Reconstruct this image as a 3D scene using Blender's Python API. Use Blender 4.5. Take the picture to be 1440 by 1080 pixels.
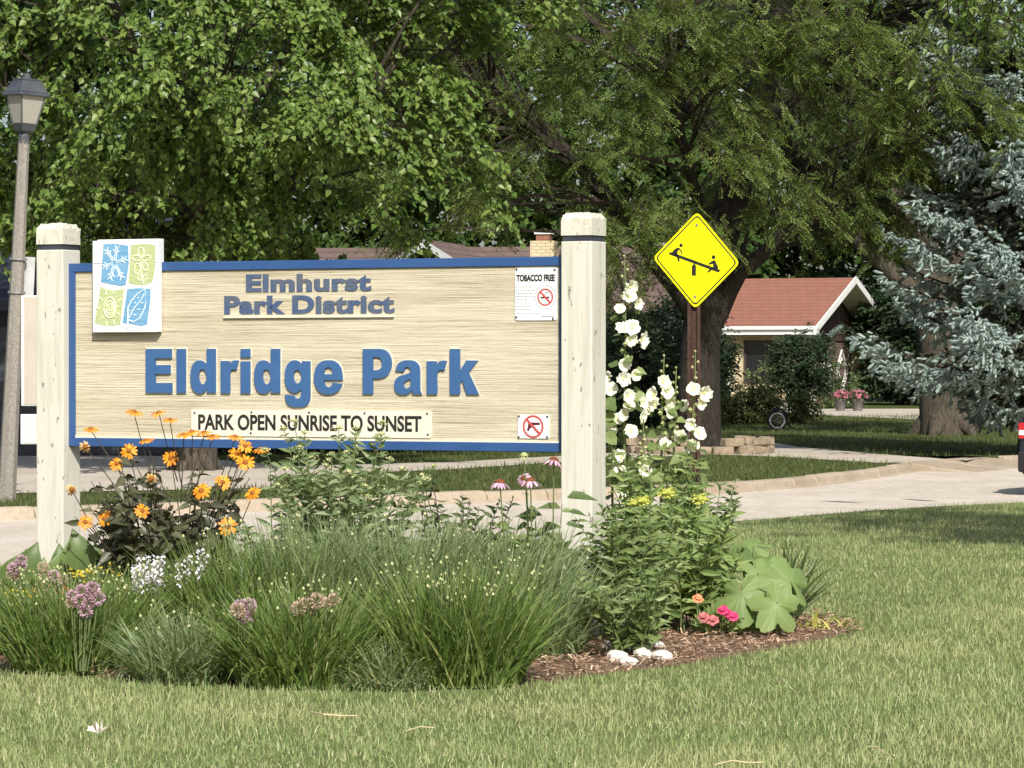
import bpy, bmesh, math, random
import numpy as np
from mathutils import Vector, Matrix, Euler

for o in list(bpy.data.objects): bpy.data.objects.remove(o)
random.seed(11); rng = np.random.default_rng(11)
scn = bpy.context.scene; COL = scn.collection
PI = math.pi; R = math.radians

# ------------------------------------------------------------------ camera, sky, sun
H = 1.55; FPX = 5000.0; CX = 720.0; HY = 507.0        # eye height; focal length in photo pixels; principal column; horizon row
cam_d = bpy.data.cameras.new('camera'); cam = bpy.data.objects.new('camera', cam_d); COL.objects.link(cam)
cam_d.sensor_width = 36.0; cam_d.lens = 36.0*FPX/1440.0; cam_d.clip_start = 0.1; cam_d.clip_end = 2000
cam.location = (0, 0, H); cam.rotation_euler = (R(90)-math.atan(33/FPX), 0, 0)
scn.camera = cam
SUN_EL, SUN_AZ = R(40), R(169)                          # azimuth clockwise from +Y
w = bpy.data.worlds.new('World'); scn.world = w; w.use_nodes = True
nt = w.node_tree; bg = nt.nodes['Background']
sky = nt.nodes.new('ShaderNodeTexSky'); sky.sky_type = 'NISHITA'; sky.sun_disc = False
sky.sun_elevation = SUN_EL; sky.sun_rotation = SUN_AZ; sky.air_density = 1.0; sky.dust_density = 2.5; sky.ozone_density = 1.0
nt.links.new(sky.outputs[0], bg.inputs[0]); bg.inputs[1].default_value = 0.10
sd = bpy.data.lights.new('sun', 'SUN'); sd.energy = 4.5; sd.angle = R(0.53); sd.color = (1.0, 0.955, 0.88)
so = bpy.data.objects.new('sun', sd); COL.objects.link(so)
SV = Vector((math.sin(SUN_AZ)*math.cos(SUN_EL), math.cos(SUN_AZ)*math.cos(SUN_EL), math.sin(SUN_EL)))
so.rotation_euler = SV.to_track_quat('Z', 'Y').to_euler(); so.location = (6, -10, 30)
vs = scn.view_settings; vs.view_transform = 'Standard'; vs.look = 'None'; vs.exposure = 0.42; vs.gamma = 1.0

# ------------------------------------------------------------------ helpers
def gp(px, py, z=0.0):
    d = FPX*(H-z)/(py-HY); return ((px-CX)/FPX*d, d)
def at(px, py, d): return Vector(((px-CX)/FPX*d, d, H-(py-HY)/FPX*d))

def tag(o, label=None, cat=None, group=None, kind=None):
    if label: o['label'] = label
    if cat: o['category'] = cat
    if group: o['group'] = group
    if kind: o['kind'] = kind
    return o
def empty(name, loc=(0,0,0), rz=0.0, parent=None):
    o = bpy.data.objects.new(name, None); COL.objects.link(o); o.location = loc; o.rotation_euler = (0,0,rz)
    o.empty_display_size = 0.1
    if parent: o.parent = parent
    return o
def thing(name, label, cat, loc=(0,0,0), rz=0.0, group=None):
    return tag(empty(name, loc, rz), label, cat, group)
def put(name, me, parent=None, loc=(0,0,0), rot=None, sc=1.0):
    o = bpy.data.objects.new(name, me); COL.objects.link(o); o.location = loc
    if rot is not None:
        o.rotation_euler = rot if len(rot) == 3 and not hasattr(rot[0], '__len__') else Matrix([list(map(float, r)) for r in rot]).to_euler()
    o.scale = (sc, sc, sc) if not hasattr(sc, '__len__') else sc
    if parent: o.parent = parent
    return o

class B:
    """collects faces, builds ONE mesh"""
    def __init__(s): s.V = []; s.F = []; s.n = 0
    def add(s, V, F):
        V = np.asarray(V, float).reshape(-1, 3); F = np.asarray(F, int)
        s.V.append(V); s.F.append(F+s.n); s.n += len(V); return s
    def inst(s, tv, tf, M, T):
        tv = np.asarray(tv, float); tf = np.asarray(tf, int); N = len(T)
        if N == 0: return s
        V = np.einsum('nij,kj->nki', M, tv)+np.asarray(T)[:, None, :]
        F = tf[None]+(np.arange(N)*len(tv))[:, None, None]
        return s.add(V.reshape(-1, 3), F.reshape(-1, tf.shape[1]))
    def box(s, c, d, M=None):
        c = np.array(c, float); d = np.array(d, float)/2
        P = np.array([[-1,-1,-1],[1,-1,-1],[1,1,-1],[-1,1,-1],[-1,-1,1],[1,-1,1],[1,1,1],[-1,1,1]])*d
        if M is not None: P = P@np.array(M).T
        return s.add(P+c, [[0,3,2,1],[4,5,6,7],[0,1,5,4],[1,2,6,5],[2,3,7,6],[3,0,4,7]])
    def tube(s, P, rad, n=6, cap=True):
        P = np.asarray(P, float); m = len(P); rad = np.broadcast_to(np.asarray(rad, float), (m,))
        T = np.gradient(P, axis=0); T /= np.linalg.norm(T, axis=1)[:, None]+1e-9
        ref = np.array([0.,0,1]) if abs(T[:, 2]).mean() < .8 else np.array([1.,0,0])
        X = np.cross(T, ref); X /= np.linalg.norm(X, axis=1)[:, None]+1e-9; Y = np.cross(T, X)
        a = np.arange(n)*2*PI/n
        V = P[:, None]+rad[:, None, None]*(np.cos(a)[None, :, None]*X[:, None]+np.sin(a)[None, :, None]*Y[:, None])
        i = np.arange(m-1)[:, None]*n; j = np.arange(n)[None]; k = (j+1) % n
        F = np.stack([i+j, i+k, i+n+k, i+n+j], -1).reshape(-1, 4)
        s.add(V.reshape(-1, 3), F)
        if cap:
            for base, ctr in ((0, P[0]), ((m-1)*n, P[-1])):
                ring = V.reshape(-1, 3)[base:base+n]
                q = [[0, 1+t, 1+(t+1) % n] for t in range(n)]
                s.add(np.vstack([ctr[None], ring]), q)
        return s
    def segs(s, A, Bp, ra, rb):
        A = np.asarray(A); Bp = np.asarray(Bp); N = len(A)
        if N == 0: return s
        T = Bp-A; T /= np.linalg.norm(T, axis=1)[:, None]+1e-9
        X = np.cross(T, [0.31, 0.2, 0.93]); X /= np.linalg.norm(X, axis=1)[:, None]+1e-9; Y = np.cross(T, X)
        ra = np.broadcast_to(ra, (N,))[:, None]; rb = np.broadcast_to(rb, (N,))[:, None]
        vs_ = []
        for C, r in ((A, ra), (Bp, rb)):
            for k in range(3):
                a = k*2*PI/3; vs_.append(C+r*(math.cos(a)*X+math.sin(a)*Y))
        V = np.stack(vs_, 1); tf = np.array([[0,1,4,3],[1,2,5,4],[2,0,3,5]])
        F = tf[None]+(np.arange(N)*6)[:, None, None]
        return s.add(V.reshape(-1, 3), F.reshape(-1, 4))
    def prism(s, poly, f, t0, t1):
        """poly 2D -> f(u,v,t) 3D, between t0 (back) and t1 (front)"""
        n = len(poly); V = [f(u, v, t0) for u, v in poly]+[f(u, v, t1) for u, v in poly]
        s.V.append(np.array(V, float)); o = s.n; s.n += 2*n
        s.F.append([list(range(o+n, o+2*n))]); s.F.append([list(range(o+n-1, o-1, -1))])
        s.F.append(np.array([[o+i, o+(i+1) % n, o+n+(i+1) % n, o+n+i] for i in range(n)]))
        return s
    def mesh(s, name, mat=None, smooth=False):
        me = bpy.data.meshes.new(name)
        if s.n:
            V = np.concatenate(s.V); idx = []; tot = []
            for F in s.F:
                if isinstance(F, list):
                    for f in F: idx.append(np.array(f)); tot.append(np.array([len(f)]))
                elif len(F): idx.append(F.ravel()); tot.append(np.full(len(F), F.shape[1]))
            idx = np.concatenate(idx).astype(np.int32); tot = np.concatenate(tot).astype(np.int32)
            me.vertices.add(len(V)); me.vertices.foreach_set('co', V.astype(np.float32).ravel())
            me.loops.add(len(idx)); me.loops.foreach_set('vertex_index', idx)
            st = np.concatenate([[0], np.cumsum(tot)[:-1]]).astype(np.int32)
            me.polygons.add(len(tot)); me.polygons.foreach_set('loop_start', st); me.polygons.foreach_set('loop_total', tot)
            me.polygons.foreach_set('use_smooth', np.full(len(tot), bool(smooth)))
            me.update(calc_edges=True); me.validate()
        if mat: me.materials.append(mat)
        return me
    def build(s, name, mat, parent=None, smooth=False, loc=(0,0,0), kind=None):
        o = put(name, s.mesh(name, mat, smooth), parent, loc)
        if kind: o['kind'] = kind
        return o

def bevel(me, wd, seg=1, ang=0.5):
    bm = bmesh.new(); bm.from_mesh(me)
    bmesh.ops.remove_doubles(bm, verts=bm.verts, dist=1e-5)
    bmesh.ops.recalc_face_normals(bm, faces=bm.faces)
    ed = [e for e in bm.edges if len(e.link_faces) == 2 and e.calc_face_angle(0) > ang]
    bmesh.ops.bevel(bm, geom=ed, offset=wd, segments=seg, affect='EDGES', profile=0.5, clamp_overlap=True)
    bm.to_mesh(me); bm.free(); return me
def nrm(A): return A/(np.linalg.norm(A, axis=-1, keepdims=True)+1e-9)
def basis(D, U):
    Y = nrm(D); X = nrm(np.cross(Y, U)); Z = np.cross(X, Y); return np.stack([X, Y, Z], -1)
def rand_dirs(n): return nrm(rng.normal(size=(n, 3)))

# ------------------------------------------------------------------ materials
def newmat(name):
    m = bpy.data.materials.new(name); m.use_nodes = True
    t = m.node_tree; return m, t, t.nodes['Principled BSDF']
def N(t, typ, **kw):
    n = t.nodes.new(typ)
    for k, v in kw.items(): setattr(n, k, v)
    return n
def ramp(t, fac, stops):
    r = N(t, 'ShaderNodeValToRGB'); e = r.color_ramp.elements
    while len(e) < len(stops): e.new(0.5)
    for i, (p, c) in enumerate(stops): e[i].position = p; e[i].color = (*c, 1)
    t.links.new(fac, r.inputs[0]); return r.outputs[0]
def coords(t, scale=(1,1,1)):
    tc = N(t, 'ShaderNodeTexCoord'); mp = N(t, 'ShaderNodeMapping'); mp.inputs['Scale'].default_value = scale
    t.links.new(tc.outputs['Object'], mp.inputs[0]); return mp.outputs[0]
def noise(t, vec, sc, det=4, rough=.55):
    n = N(t, 'ShaderNodeTexNoise'); n.inputs['Scale'].default_value = sc; n.inputs['Detail'].default_value = det
    n.inputs['Roughness'].default_value = rough; t.links.new(vec, n.inputs['Vector']); return n.outputs['Fac']
def mixc(t, fac, a, b, mode='MIX'):
    m = N(t, 'ShaderNodeMix', data_type='RGBA', blend_type=mode)
    if isinstance(fac, (int, float)): m.inputs[0].default_value = fac
    else: t.links.new(fac, m.inputs[0])
    for i, v in ((6, a), (7, b)):
        if isinstance(v, tuple): m.inputs[i].default_value = (*v, 1)
        else: t.links.new(v, m.inputs[i])
    return m.outputs[2]
def setbump(t, bs, h, strength=.4, dist=.01):
    b = N(t, 'ShaderNodeBump'); b.inputs['Strength'].default_value = strength; b.inputs['Distance'].default_value = dist
    t.links.new(h, b.inputs['Height']); t.links.new(b.outputs[0], bs.inputs['Normal'])
def surf(name, c1, c2, sc=3, rough=.7, bump=.3, bsc=40, stretch=(1,1,1), spots=None, spec=.3, metal=0, lo=.35, hi=.65, bdist=.01):
    m, t, bs = newmat(name); v = coords(t, stretch)
    c = ramp(t, noise(t, v, sc, 6), [(lo, c1), (hi, c2)])
    if spots:
        sc2, thr, col = spots
        f = ramp(t, noise(t, v, sc2, 3), [(thr, (0,0,0)), (thr+.05, (1,1,1))])
        c = mixc(t, f, c, col)
    t.links.new(c, bs.inputs['Base Color']); bs.inputs['Roughness'].default_value = rough
    bs.inputs['Specular IOR Level'].default_value = spec; bs.inputs['Metallic'].default_value = metal
    if bump: setbump(t, bs, noise(t, v, bsc, 5), bump, bdist)
    return m
def leafmat(name, cols, trans=.3, rough=.5, spec=.35, patch=None):
    m, t, bs = newmat(name); g = N(t, 'ShaderNodeNewGeometry')
    n = len(cols); oi = N(t, 'ShaderNodeObjectInfo'); ad = N(t, 'ShaderNodeMath', operation='ADD'); fr = N(t, 'ShaderNodeMath', operation='FRACT')
    t.links.new(g.outputs['Random Per Island'], ad.inputs[0]); t.links.new(oi.outputs['Random'], ad.inputs[1]); t.links.new(ad.outputs[0], fr.inputs[0])
    c = ramp(t, fr.outputs[0], [(i/(max(1, n-1)), cols[i]) for i in range(n)])
    if patch:
        sc, col, lo, hi = patch
        f = ramp(t, noise(t, coords(t), sc, 4), [(lo, (0,0,0)), (hi, (1,1,1))]); c = mixc(t, f, c, col)
    t.links.new(c, bs.inputs['Base Color']); bs.inputs['Roughness'].default_value = rough
    bs.inputs['Specular IOR Level'].default_value = spec
    if trans:
        tr = N(t, 'ShaderNodeBsdfTranslucent'); mx = N(t, 'ShaderNodeMixShader'); mx.inputs[0].default_value = trans
        c2 = mixc(t, 1.0, c, (1.25, 1.25, .55), 'MULTIPLY'); t.links.new(c2, tr.inputs[0])
        t.links.new(bs.outputs[0], mx.inputs[1]); t.links.new(tr.outputs[0], mx.inputs[2])
        t.links.new(mx.outputs[0], t.nodes['Material Output'].inputs[0])
    return m
M = {}
M['cream'] = surf('cream_paint', (.64,.60,.47), (.70,.66,.53), 4, .55, .25, 60, (6,6,.6), spots=None)
def post_mat():
    m, t, bs = newmat('weathered_cream_post'); v = coords(t, (9, 9, .7))
    c = ramp(t, noise(t, v, 3, 6), [(.3, (.49,.47,.39)), (.55, (.585,.57,.49)), (.75, (.55,.535,.46))])
    v2 = coords(t, (5, 5, 2.0)); f = ramp(t, noise(t, v2, 5.5, 3), [(.675, (0,0,0)), (.70, (1,1,1))])
    c = mixc(t, f, c, (.24,.22,.19))
    v3 = coords(t, (30, 30, 1.0)); f3 = ramp(t, noise(t, v3, 2, 2), [(.68, (0,0,0)), (.74, (.55,.55,.55))]); c = mixc(t, f3, c, (.42,.37,.28))
    t.links.new(c, bs.inputs['Base Color']); bs.inputs['Roughness'].default_value = .6; setbump(t, bs, noise(t, v, 12, 5), .35, .004); return m
M['post'] = post_mat()
M['postcap'] = surf('peeling_post_top', (.54,.52,.43), (.61,.59,.50), 6, .65, .5, 40, (3,3,1), spots=(16, .62, (.30,.26,.20)))
def wood_mat():
    m, t, bs = newmat('sandblasted_cream_wood'); v = coords(t, (.5, 1, 42)); h = noise(t, v, 3.2, 8, .75)
    v2 = coords(t, (.25, 1, 4)); big = noise(t, v2, 2.2, 4)
    c = ramp(t, h, [(.30, (.20,.165,.105)), (.41, (.46,.41,.285)), (.50, (.64,.58,.43)), (.75, (.71,.66,.52))])
    f = ramp(t, big, [(.42, (0,0,0)), (.68, (.75,.75,.75))]); c = mixc(t, f, c, mixc(t, 1.0, c, (.72,.68,.62), 'MULTIPLY'))
    t.links.new(c, bs.inputs['Base Color']); bs.inputs['Roughness'].default_value = .75; setbump(t, bs, h, .9, .012); return m
M['wood'] = wood_mat()
M['blue'] = surf('blue_sign_paint', (.030,.080,.215), (.037,.094,.24), 3, .42, .12, 60, spots=(38, .76, (.5,.55,.62)))
M['blueletter'] = surf('blue_letter_paint', (.042,.110,.255), (.048,.12,.27), 8, .45, .1, 70)
M['fadedblue'] = surf('faded_blue_letter', (.06,.095,.185), (.12,.13,.135), 9, .6, .3, 60, lo=.42, hi=.75)
M['white'] = surf('white_plaque', (.68,.70,.70), (.73,.74,.73), 6, .45, .1, 60)
M['offwhite'] = surf('offwhite_plaque', (.66,.62,.51), (.70,.66,.55), 5, .5, .1, 60)
M['black'] = surf('black_ink', (.015,.014,.013), (.03,.028,.025), 20, .5, 0)
M['red'] = surf('red_ink', (.42,.06,.06), (.50,.10,.09), 20, .5, 0)
M['darkred'] = surf('dark_red_ink', (.08,.008,.018), (.10,.014,.022), 20, .5, 0)
M['grey_ink'] = surf('grey_ink', (.25,.26,.28), (.35,.36,.38), 40, .5, 0)
M['tile_blue'] = surf('tile_blue', (.13,.31,.50), (.19,.38,.56), 2.5, .5, .4, 10, (2,1,25))
M['tile_green'] = surf('tile_green', (.40,.46,.22), (.48,.53,.29), 2.5, .5, .4, 10, (2,1,25))
M['icon_blue'] = surf('icon_pale_blue', (.60,.72,.80), (.66,.77,.82), 9, .5, 0)
M['icon_green'] = surf('icon_pale_green', (.70,.74,.48), (.75,.78,.54), 9, .5, 0)
M['darkband'] = surf('dark_band', (.025,.03,.04), (.05,.055,.065), 8, .5, .1, 40)
M['yellow'] = surf('fluorescent_yellow', (.86,.83,.0), (.90,.86,.0), 6, .35, .0, 60, spec=.4)
M['rustpost'] = surf('rusty_brown_steel', (.05,.026,.020), (.075,.040,.030), 12, .6, .3, 60)
M['lampmetal'] = surf('dark_grey_lamp_metal', (.045,.05,.058), (.07,.075,.085), 6, .4, .15, 60, spec=.5)
M['lampglass'] = surf('frosted_lamp_pane', (.28,.27,.235), (.36,.345,.30), 5, .25, .25, 5, (40,40,1), spec=.5)
M['lamppole'] = surf('exposed_aggregate_concrete', (.17,.155,.135), (.29,.27,.235), 40, .85, .5, 90, lo=.3, hi=.7)
M['beige'] = surf('beige_board', (.42,.37,.305), (.47,.42,.35), 4, .5, .1, 30)
M['aluminium'] = surf('grey_aluminium', (.40,.41,.41), (.50,.50,.50), 6, .45, .1, 30, metal=.3)
M['greysteel'] = surf('galvanised_post', (.25,.25,.25), (.33,.33,.33), 20, .5, .1, 50, metal=.5)
def conc(name, a, b, joints=None):
    m, t, bs = newmat(name); v = coords(t)
    c = ramp(t, noise(t, v, .55, 6), [(.3, a), (.7, b)])
    c = mixc(t, .35, c, mixc(t, 1.0, c, ramp(t, noise(t, v, 14, 5), [(.3, (.55,.55,.55)), (.7, (1.2,1.2,1.2))]), 'MULTIPLY'))
    f = ramp(t, noise(t, coords(t, (.9,.25,1)), .9, 7, .7), [(.44, (0,0,0)), (.5, (.5,.5,.5)), (.56, (0,0,0))]); c = mixc(t, f, c, mixc(t, 1.0, c, (.8,.78,.74), 'MULTIPLY'))
    t.links.new(c, bs.inputs['Base Color']); bs.inputs['Roughness'].default_value = .85; setbump(t, bs, noise(t, v, 60, 5), .35, .006); return m
M['road'] = conc('worn_concrete_road', (.52,.455,.37), (.60,.535,.445))
M['walk'] = conc('concrete_walk', (.43,.375,.30), (.53,.47,.39))
M['kerb'] = conc('kerb_concrete', (.32,.255,.18), (.42,.35,.265))
M['tar'] = surf('tar_seal', (.03,.028,.025), (.05,.045,.04), 10, .6, .2, 40)
def turf(name, a, b, dry):
    m, t, bs = newmat(name); v = coords(t)
    c = ramp(t, noise(t, v, 1.1, 7, .65), [(.3, a), (.55, b), (.75, dry)])
    c = mixc(t, .6, c, mixc(t, 1.0, c, ramp(t, noise(t, v, 35, 4), [(.3, (.4,.4,.4)), (.7, (1.35,1.35,1.3))]), 'MULTIPLY'))
    t.links.new(c, bs.inputs['Base Color']); bs.inputs['Roughness'].default_value = .9; bs.inputs['Specular IOR Level'].default_value = .1
    setbump(t, bs, noise(t, v, 50, 6), .8, .03); return m
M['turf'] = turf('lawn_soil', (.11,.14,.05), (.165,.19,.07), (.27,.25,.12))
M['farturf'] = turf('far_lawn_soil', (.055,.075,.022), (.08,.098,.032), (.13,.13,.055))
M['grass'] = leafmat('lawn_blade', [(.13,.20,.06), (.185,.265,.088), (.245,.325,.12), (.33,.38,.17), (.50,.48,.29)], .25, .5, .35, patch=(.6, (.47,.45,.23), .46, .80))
M['fargrass'] = leafmat('far_lawn_blade', [(.06,.085,.024), (.085,.11,.033), (.13,.145,.055)], .25, .55, .2)  # darkened: tree shade over the far lawns is put into the colour
M['mulch'] = surf('bark_mulch', (.13,.08,.05), (.24,.155,.10), 25, .9, .8, 50, bdist=.03)
M['chip'] = leafmat('mulch_chip', [(.12,.065,.04), (.25,.15,.10), (.40,.27,.18), (.55,.42,.30)], 0, .85, .1)
M['straw'] = leafmat('dry_straw', [(.55,.47,.27), (.66,.58,.38)], .1, .7, .2)
M['bark'] = surf('shade_darkened_bark', (.022,.018,.014), (.050,.042,.033), 5, .9, 1.0, 9, (6,6,1), bdist=.06)  # darkened: crown shade on the locust trunk is painted into this colour
M['barkgrey'] = surf('grey_brown_bark', (.05,.042,.032), (.115,.095,.07), 5, .9, 1.0, 8, (5,5,.8), bdist=.06)
M['twig'] = surf('twig', (.030,.024,.018), (.060,.048,.036), 9, .9, .2, 30)
M['linden'] = leafmat('linden_leaf', [(.078,.14,.028), (.115,.19,.038), (.155,.232,.050), (.205,.275,.072)], .34, .42, .42)
M['locust'] = leafmat('locust_leaflet', [(.070,.120,.026), (.10,.16,.034), (.145,.20,.045), (.20,.235,.06)], .32, .5, .3, patch=(.22, (.24,.21,.035), .54, .75))
M['maple'] = leafmat('maple_leaf', [(.028,.055,.014), (.045,.085,.02), (.06,.10,.025)], .25, .5, .3)
M['bgleaf'] = leafmat('background_leaf', [(.03,.065,.016), (.05,.09,.022), (.07,.12,.028)], .25, .5, .2)
M['evergreen'] = leafmat('dark_evergreen', [(.018,.036,.016), (.03,.05,.022), (.042,.068,.028)], .1, .6, .2)
M['yewgreen'] = leafmat('olive_shrub', [(.05,.07,.02), (.075,.095,.028), (.10,.12,.035)], .2, .6, .2)
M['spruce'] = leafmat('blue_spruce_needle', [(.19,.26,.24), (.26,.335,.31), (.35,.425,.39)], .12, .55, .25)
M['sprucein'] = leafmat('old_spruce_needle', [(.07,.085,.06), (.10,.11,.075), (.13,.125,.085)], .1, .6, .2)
M['g_bright'] = leafmat('bright_leaf', [(.12,.19,.055), (.18,.255,.08), (.245,.32,.11), (.32,.385,.16)], .3, .45, .4)
M['g_mid'] = leafmat('mid_green_leaf', [(.10,.155,.05), (.16,.22,.075), (.24,.30,.115)], .3, .45, .4)
M['g_pale'] = leafmat('pale_grey_green_leaf', [(.12,.18,.08), (.18,.24,.11), (.25,.30,.15)], .3, .45, .4)
M['g_dark'] = leafmat('dark_bronze_leaf', [(.050,.052,.028), (.070,.076,.040), (.10,.105,.055)], .18, .45, .4)
M['g_deep'] = leafmat('deep_green_leaf', [(.05,.085,.028), (.08,.12,.038), (.11,.15,.05)], .25, .4, .45)
M['lobed'] = leafmat('broad_lobed_leaf', [(.10,.165,.05), (.17,.25,.08), (.27,.35,.13)], .3, .5, .35)
M['blade'] = leafmat('clump_blade', [(.08,.135,.03), (.125,.195,.045), (.18,.255,.065), (.27,.32,.12)], .3, .45, .4)
M['bladedry'] = leafmat('straw_blade', [(.34,.29,.12), (.42,.38,.18)], .3, .6, .2)
M['bladepale'] = leafmat('grey_green_blade', [(.14,.195,.085), (.20,.265,.12), (.31,.36,.19)], .3, .45, .4)
M['stem'] = surf('green_stem', (.10,.14,.05), (.15,.18,.07), 20, .6, 0)
M['stemdark'] = surf('dark_stem', (.05,.04,.028), (.08,.065,.04), 20, .6, 0)
M['orange'] = leafmat('orange_petal', [(.68,.22,.012), (.76,.31,.02), (.80,.40,.04)], .25, .5, .2)
M['orangefade'] = leafmat('faded_petal', [(.68,.42,.16), (.74,.50,.24)], .25, .6, .2)
M['disc'] = surf('brown_disc', (.20,.06,.01), (.36,.14,.02), 60, .8, .5, 120)
M['pink'] = leafmat('pink_petal', [(.66,.36,.52), (.74,.45,.60), (.78,.56,.68)], .25, .5, .2)
M['cone'] = surf('cone_disc', (.09,.02,.012), (.26,.09,.03), 90, .7, .7, 150)
M['holly'] = leafmat('white_petal', [(.78,.77,.62), (.83,.82,.70), (.84,.83,.74)], .25, .5, .2)
M['hollyc'] = surf('pale_yellow_center', (.62,.60,.18), (.70,.66,.26), 30, .6, 0)
M['bud'] = leafmat('pale_bud', [(.36,.42,.17), (.50,.52,.26), (.62,.60,.34)], .2, .6, .2)
M['mauve'] = leafmat('mauve_floret', [(.42,.27,.36), (.54,.37,.45), (.60,.46,.48)], .2, .6, .2)
M['beigeseed'] = leafmat('beige_seed_head', [(.50,.38,.30), (.58,.47,.37)], .2, .7, .2)
M['whitefl'] = leafmat('white_lilac_floret', [(.66,.62,.74), (.78,.76,.82), (.82,.81,.80)], .2, .6, .2)
M['hotpink'] = leafmat('hot_pink_petal', [(.58,.035,.13), (.66,.06,.19)], .2, .5, .2)
M['dullpink'] = leafmat('dull_pink_petal', [(.42,.12,.13), (.50,.18,.17)], .2, .5, .2)
M['coral'] = leafmat('coral_petal', [(.70,.22,.10), (.75,.30,.15)], .2, .5, .2)
M['yel'] = leafmat('small_yellow_flower', [(.70,.55,.05), (.78,.66,.12)], .2, .5, .2)
M['yelgreen'] = leafmat('yellow_green_flower', [(.48,.52,.10), (.60,.60,.16)], .25, .5, .2)
M['rock'] = surf('white_limestone', (.50,.47,.41), (.68,.65,.58), 9, .85, .6, 25)
M['stone'] = surf('tan_block_stone', (.20,.16,.11), (.32,.26,.19), 7, .9, .6, 25)
M['dryleaf'] = surf('pale_dry_leaf', (.68,.58,.48), (.78,.70,.60), 30, .8, .2, 60)
M['fascia'] = surf('white_fascia', (.70,.70,.68), (.76,.76,.74), 4, .5, .05, 20)
M['soffit'] = surf('cream_soffit', (.55,.51,.42), (.60,.56,.47), 4, .7, .05, 20)
M['brown'] = surf('brown_panel', (.060,.040,.036), (.078,.054,.048), 3, .6, .1, 20)
M['brownwall'] = surf('brown_garage_door', (.16,.11,.092), (.185,.13,.11), 3, .6, .1, 20)
M['darkwindow'] = surf('dark_window_glass', (.012,.012,.014), (.02,.02,.022), 3, .12, 0, spec=.6)
M['pot'] = surf('grey_flowerpot', (.10,.095,.085), (.15,.14,.13), 6, .7, .2, 30)
M['petunia'] = leafmat('petunia_petal', [(.30,.07,.12), (.40,.12,.18), (.48,.20,.26)], .2, .6, .2)
M['rubber'] = surf('black_rubber', (.012,.012,.012), (.02,.02,.02), 20, .7, .2, 60)
M['carpaint'] = surf('dark_car_paint', (.012,.012,.014), (.016,.016,.018), 2, .2, 0, spec=.6)
M['cartrim'] = surf('black_car_trim', (.015,.015,.016), (.02,.02,.02), 10, .6, .1, 60)
M['tail'] = surf('red_tail_lamp', (.40,.01,.012), (.5,.015,.018), 10, .15, 0, spec=.6)
M['taillite'] = surf('clear_tail_lamp', (.7,.7,.68), (.76,.76,.74), 10, .15, 0, spec=.6)
M['rimmetal'] = surf('wheel_rim', (.45,.45,.46), (.52,.52,.53), 8, .35, 0, metal=.7)
M['rimwhite'] = surf('pale_wheel_rim', (.42,.42,.41), (.50,.50,.48), 8, .5, 0)
def brickmat(name, a, b, mortar, sc):
    m, t, bs = newmat(name); tc = N(t, 'ShaderNodeTexCoord'); sx = N(t, 'ShaderNodeSeparateXYZ'); t.links.new(tc.outputs['Object'], sx.inputs[0])
    ad = N(t, 'ShaderNodeMath', operation='ADD'); t.links.new(sx.outputs[0], ad.inputs[0]); t.links.new(sx.outputs[1], ad.inputs[1])
    cb = N(t, 'ShaderNodeCombineXYZ'); t.links.new(ad.outputs[0], cb.inputs[0]); t.links.new(sx.outputs[2], cb.inputs[1])
    br = N(t, 'ShaderNodeTexBrick'); br.inputs['Scale'].default_value = 1.0; br.inputs['Brick Width'].default_value = sc*2.9; br.inputs['Row Height'].default_value = sc
    br.inputs['Mortar Size'].default_value = sc*.11; br.inputs['Color1'].default_value = (*a, 1); br.inputs['Color2'].default_value = (*b, 1); br.inputs['Mortar'].default_value = (*mortar, 1)
    t.links.new(cb.outputs[0], br.inputs[0]); t.links.new(br.outputs[0], bs.inputs['Base Color']); bs.inputs['Roughness'].default_value = .85
    setbump(t, bs, br.outputs[1], -.4, .01); return m
M['brick'] = brickmat('yellow_brick', (.52,.42,.25), (.60,.50,.32), (.30,.26,.19), .085)
M['brickpale'] = brickmat('pale_brick', (.50,.46,.38), (.56,.52,.43), (.34,.32,.27), .085)
M['shingle'] = brickmat('red_brown_shingle', (.225,.095,.062), (.25,.108,.07), (.18,.076,.052), .12)
M['shinglebrown'] = brickmat('brown_shingle', (.115,.075,.06), (.15,.10,.08), (.08,.055,.045), .16)

# ------------------------------------------------------------------ ground, road, kerb, walks
def sheet(name, poly, z, mat, skirt=0.0, parent=None):
    b = B(); n = len(poly)
    b.V.append(np.array([(x, y, z) for x, y in poly])); b.F.append([list(range(n))]); b.n = n
    if skirt:
        b.V.append(np.array([(x, y, z-skirt) for x, y in poly])); b.n += n
        b.F.append(np.array([[i, (i+1) % n, n+(i+1) % n, n+i] for i in range(n)]))
    me = b.mesh(name, mat)
    bm = bmesh.new(); bm.from_mesh(me); bmesh.ops.recalc_face_normals(bm, faces=bm.faces); bm.to_mesh(me); bm.free()
    if me.polygons[0].normal.z < 0: me.flip_normals()
    o = put(name, me, parent)
    if not parent: o['kind'] = 'structure'
    return o
RZ = -0.12
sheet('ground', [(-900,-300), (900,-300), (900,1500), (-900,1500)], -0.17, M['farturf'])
near_edge = [(-40,-8), (-14,15.5), (-8,22.4), (-3.7,27.0), (-.6,30.7), (2.13,34.2), (3.35,36.2), (4.3,37.6), (5.6,38.9), (9,41.8), (16,47), (30,57)]
far_edge = [(-30,20), (-16,29.4), (-9,34.4), (-5.3,37.0), (-3.0,39.2), (-.17,41.9), (1.3,43.1), (2.6,44.5), (3.6,46.2), (4.6,48.8), (5.4,51.2), (6.1,53.6)]
far_edge2 = [(7.95,57.0), (9.5,59.5), (13,64.0), (20,72), (34,86)]
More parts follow.
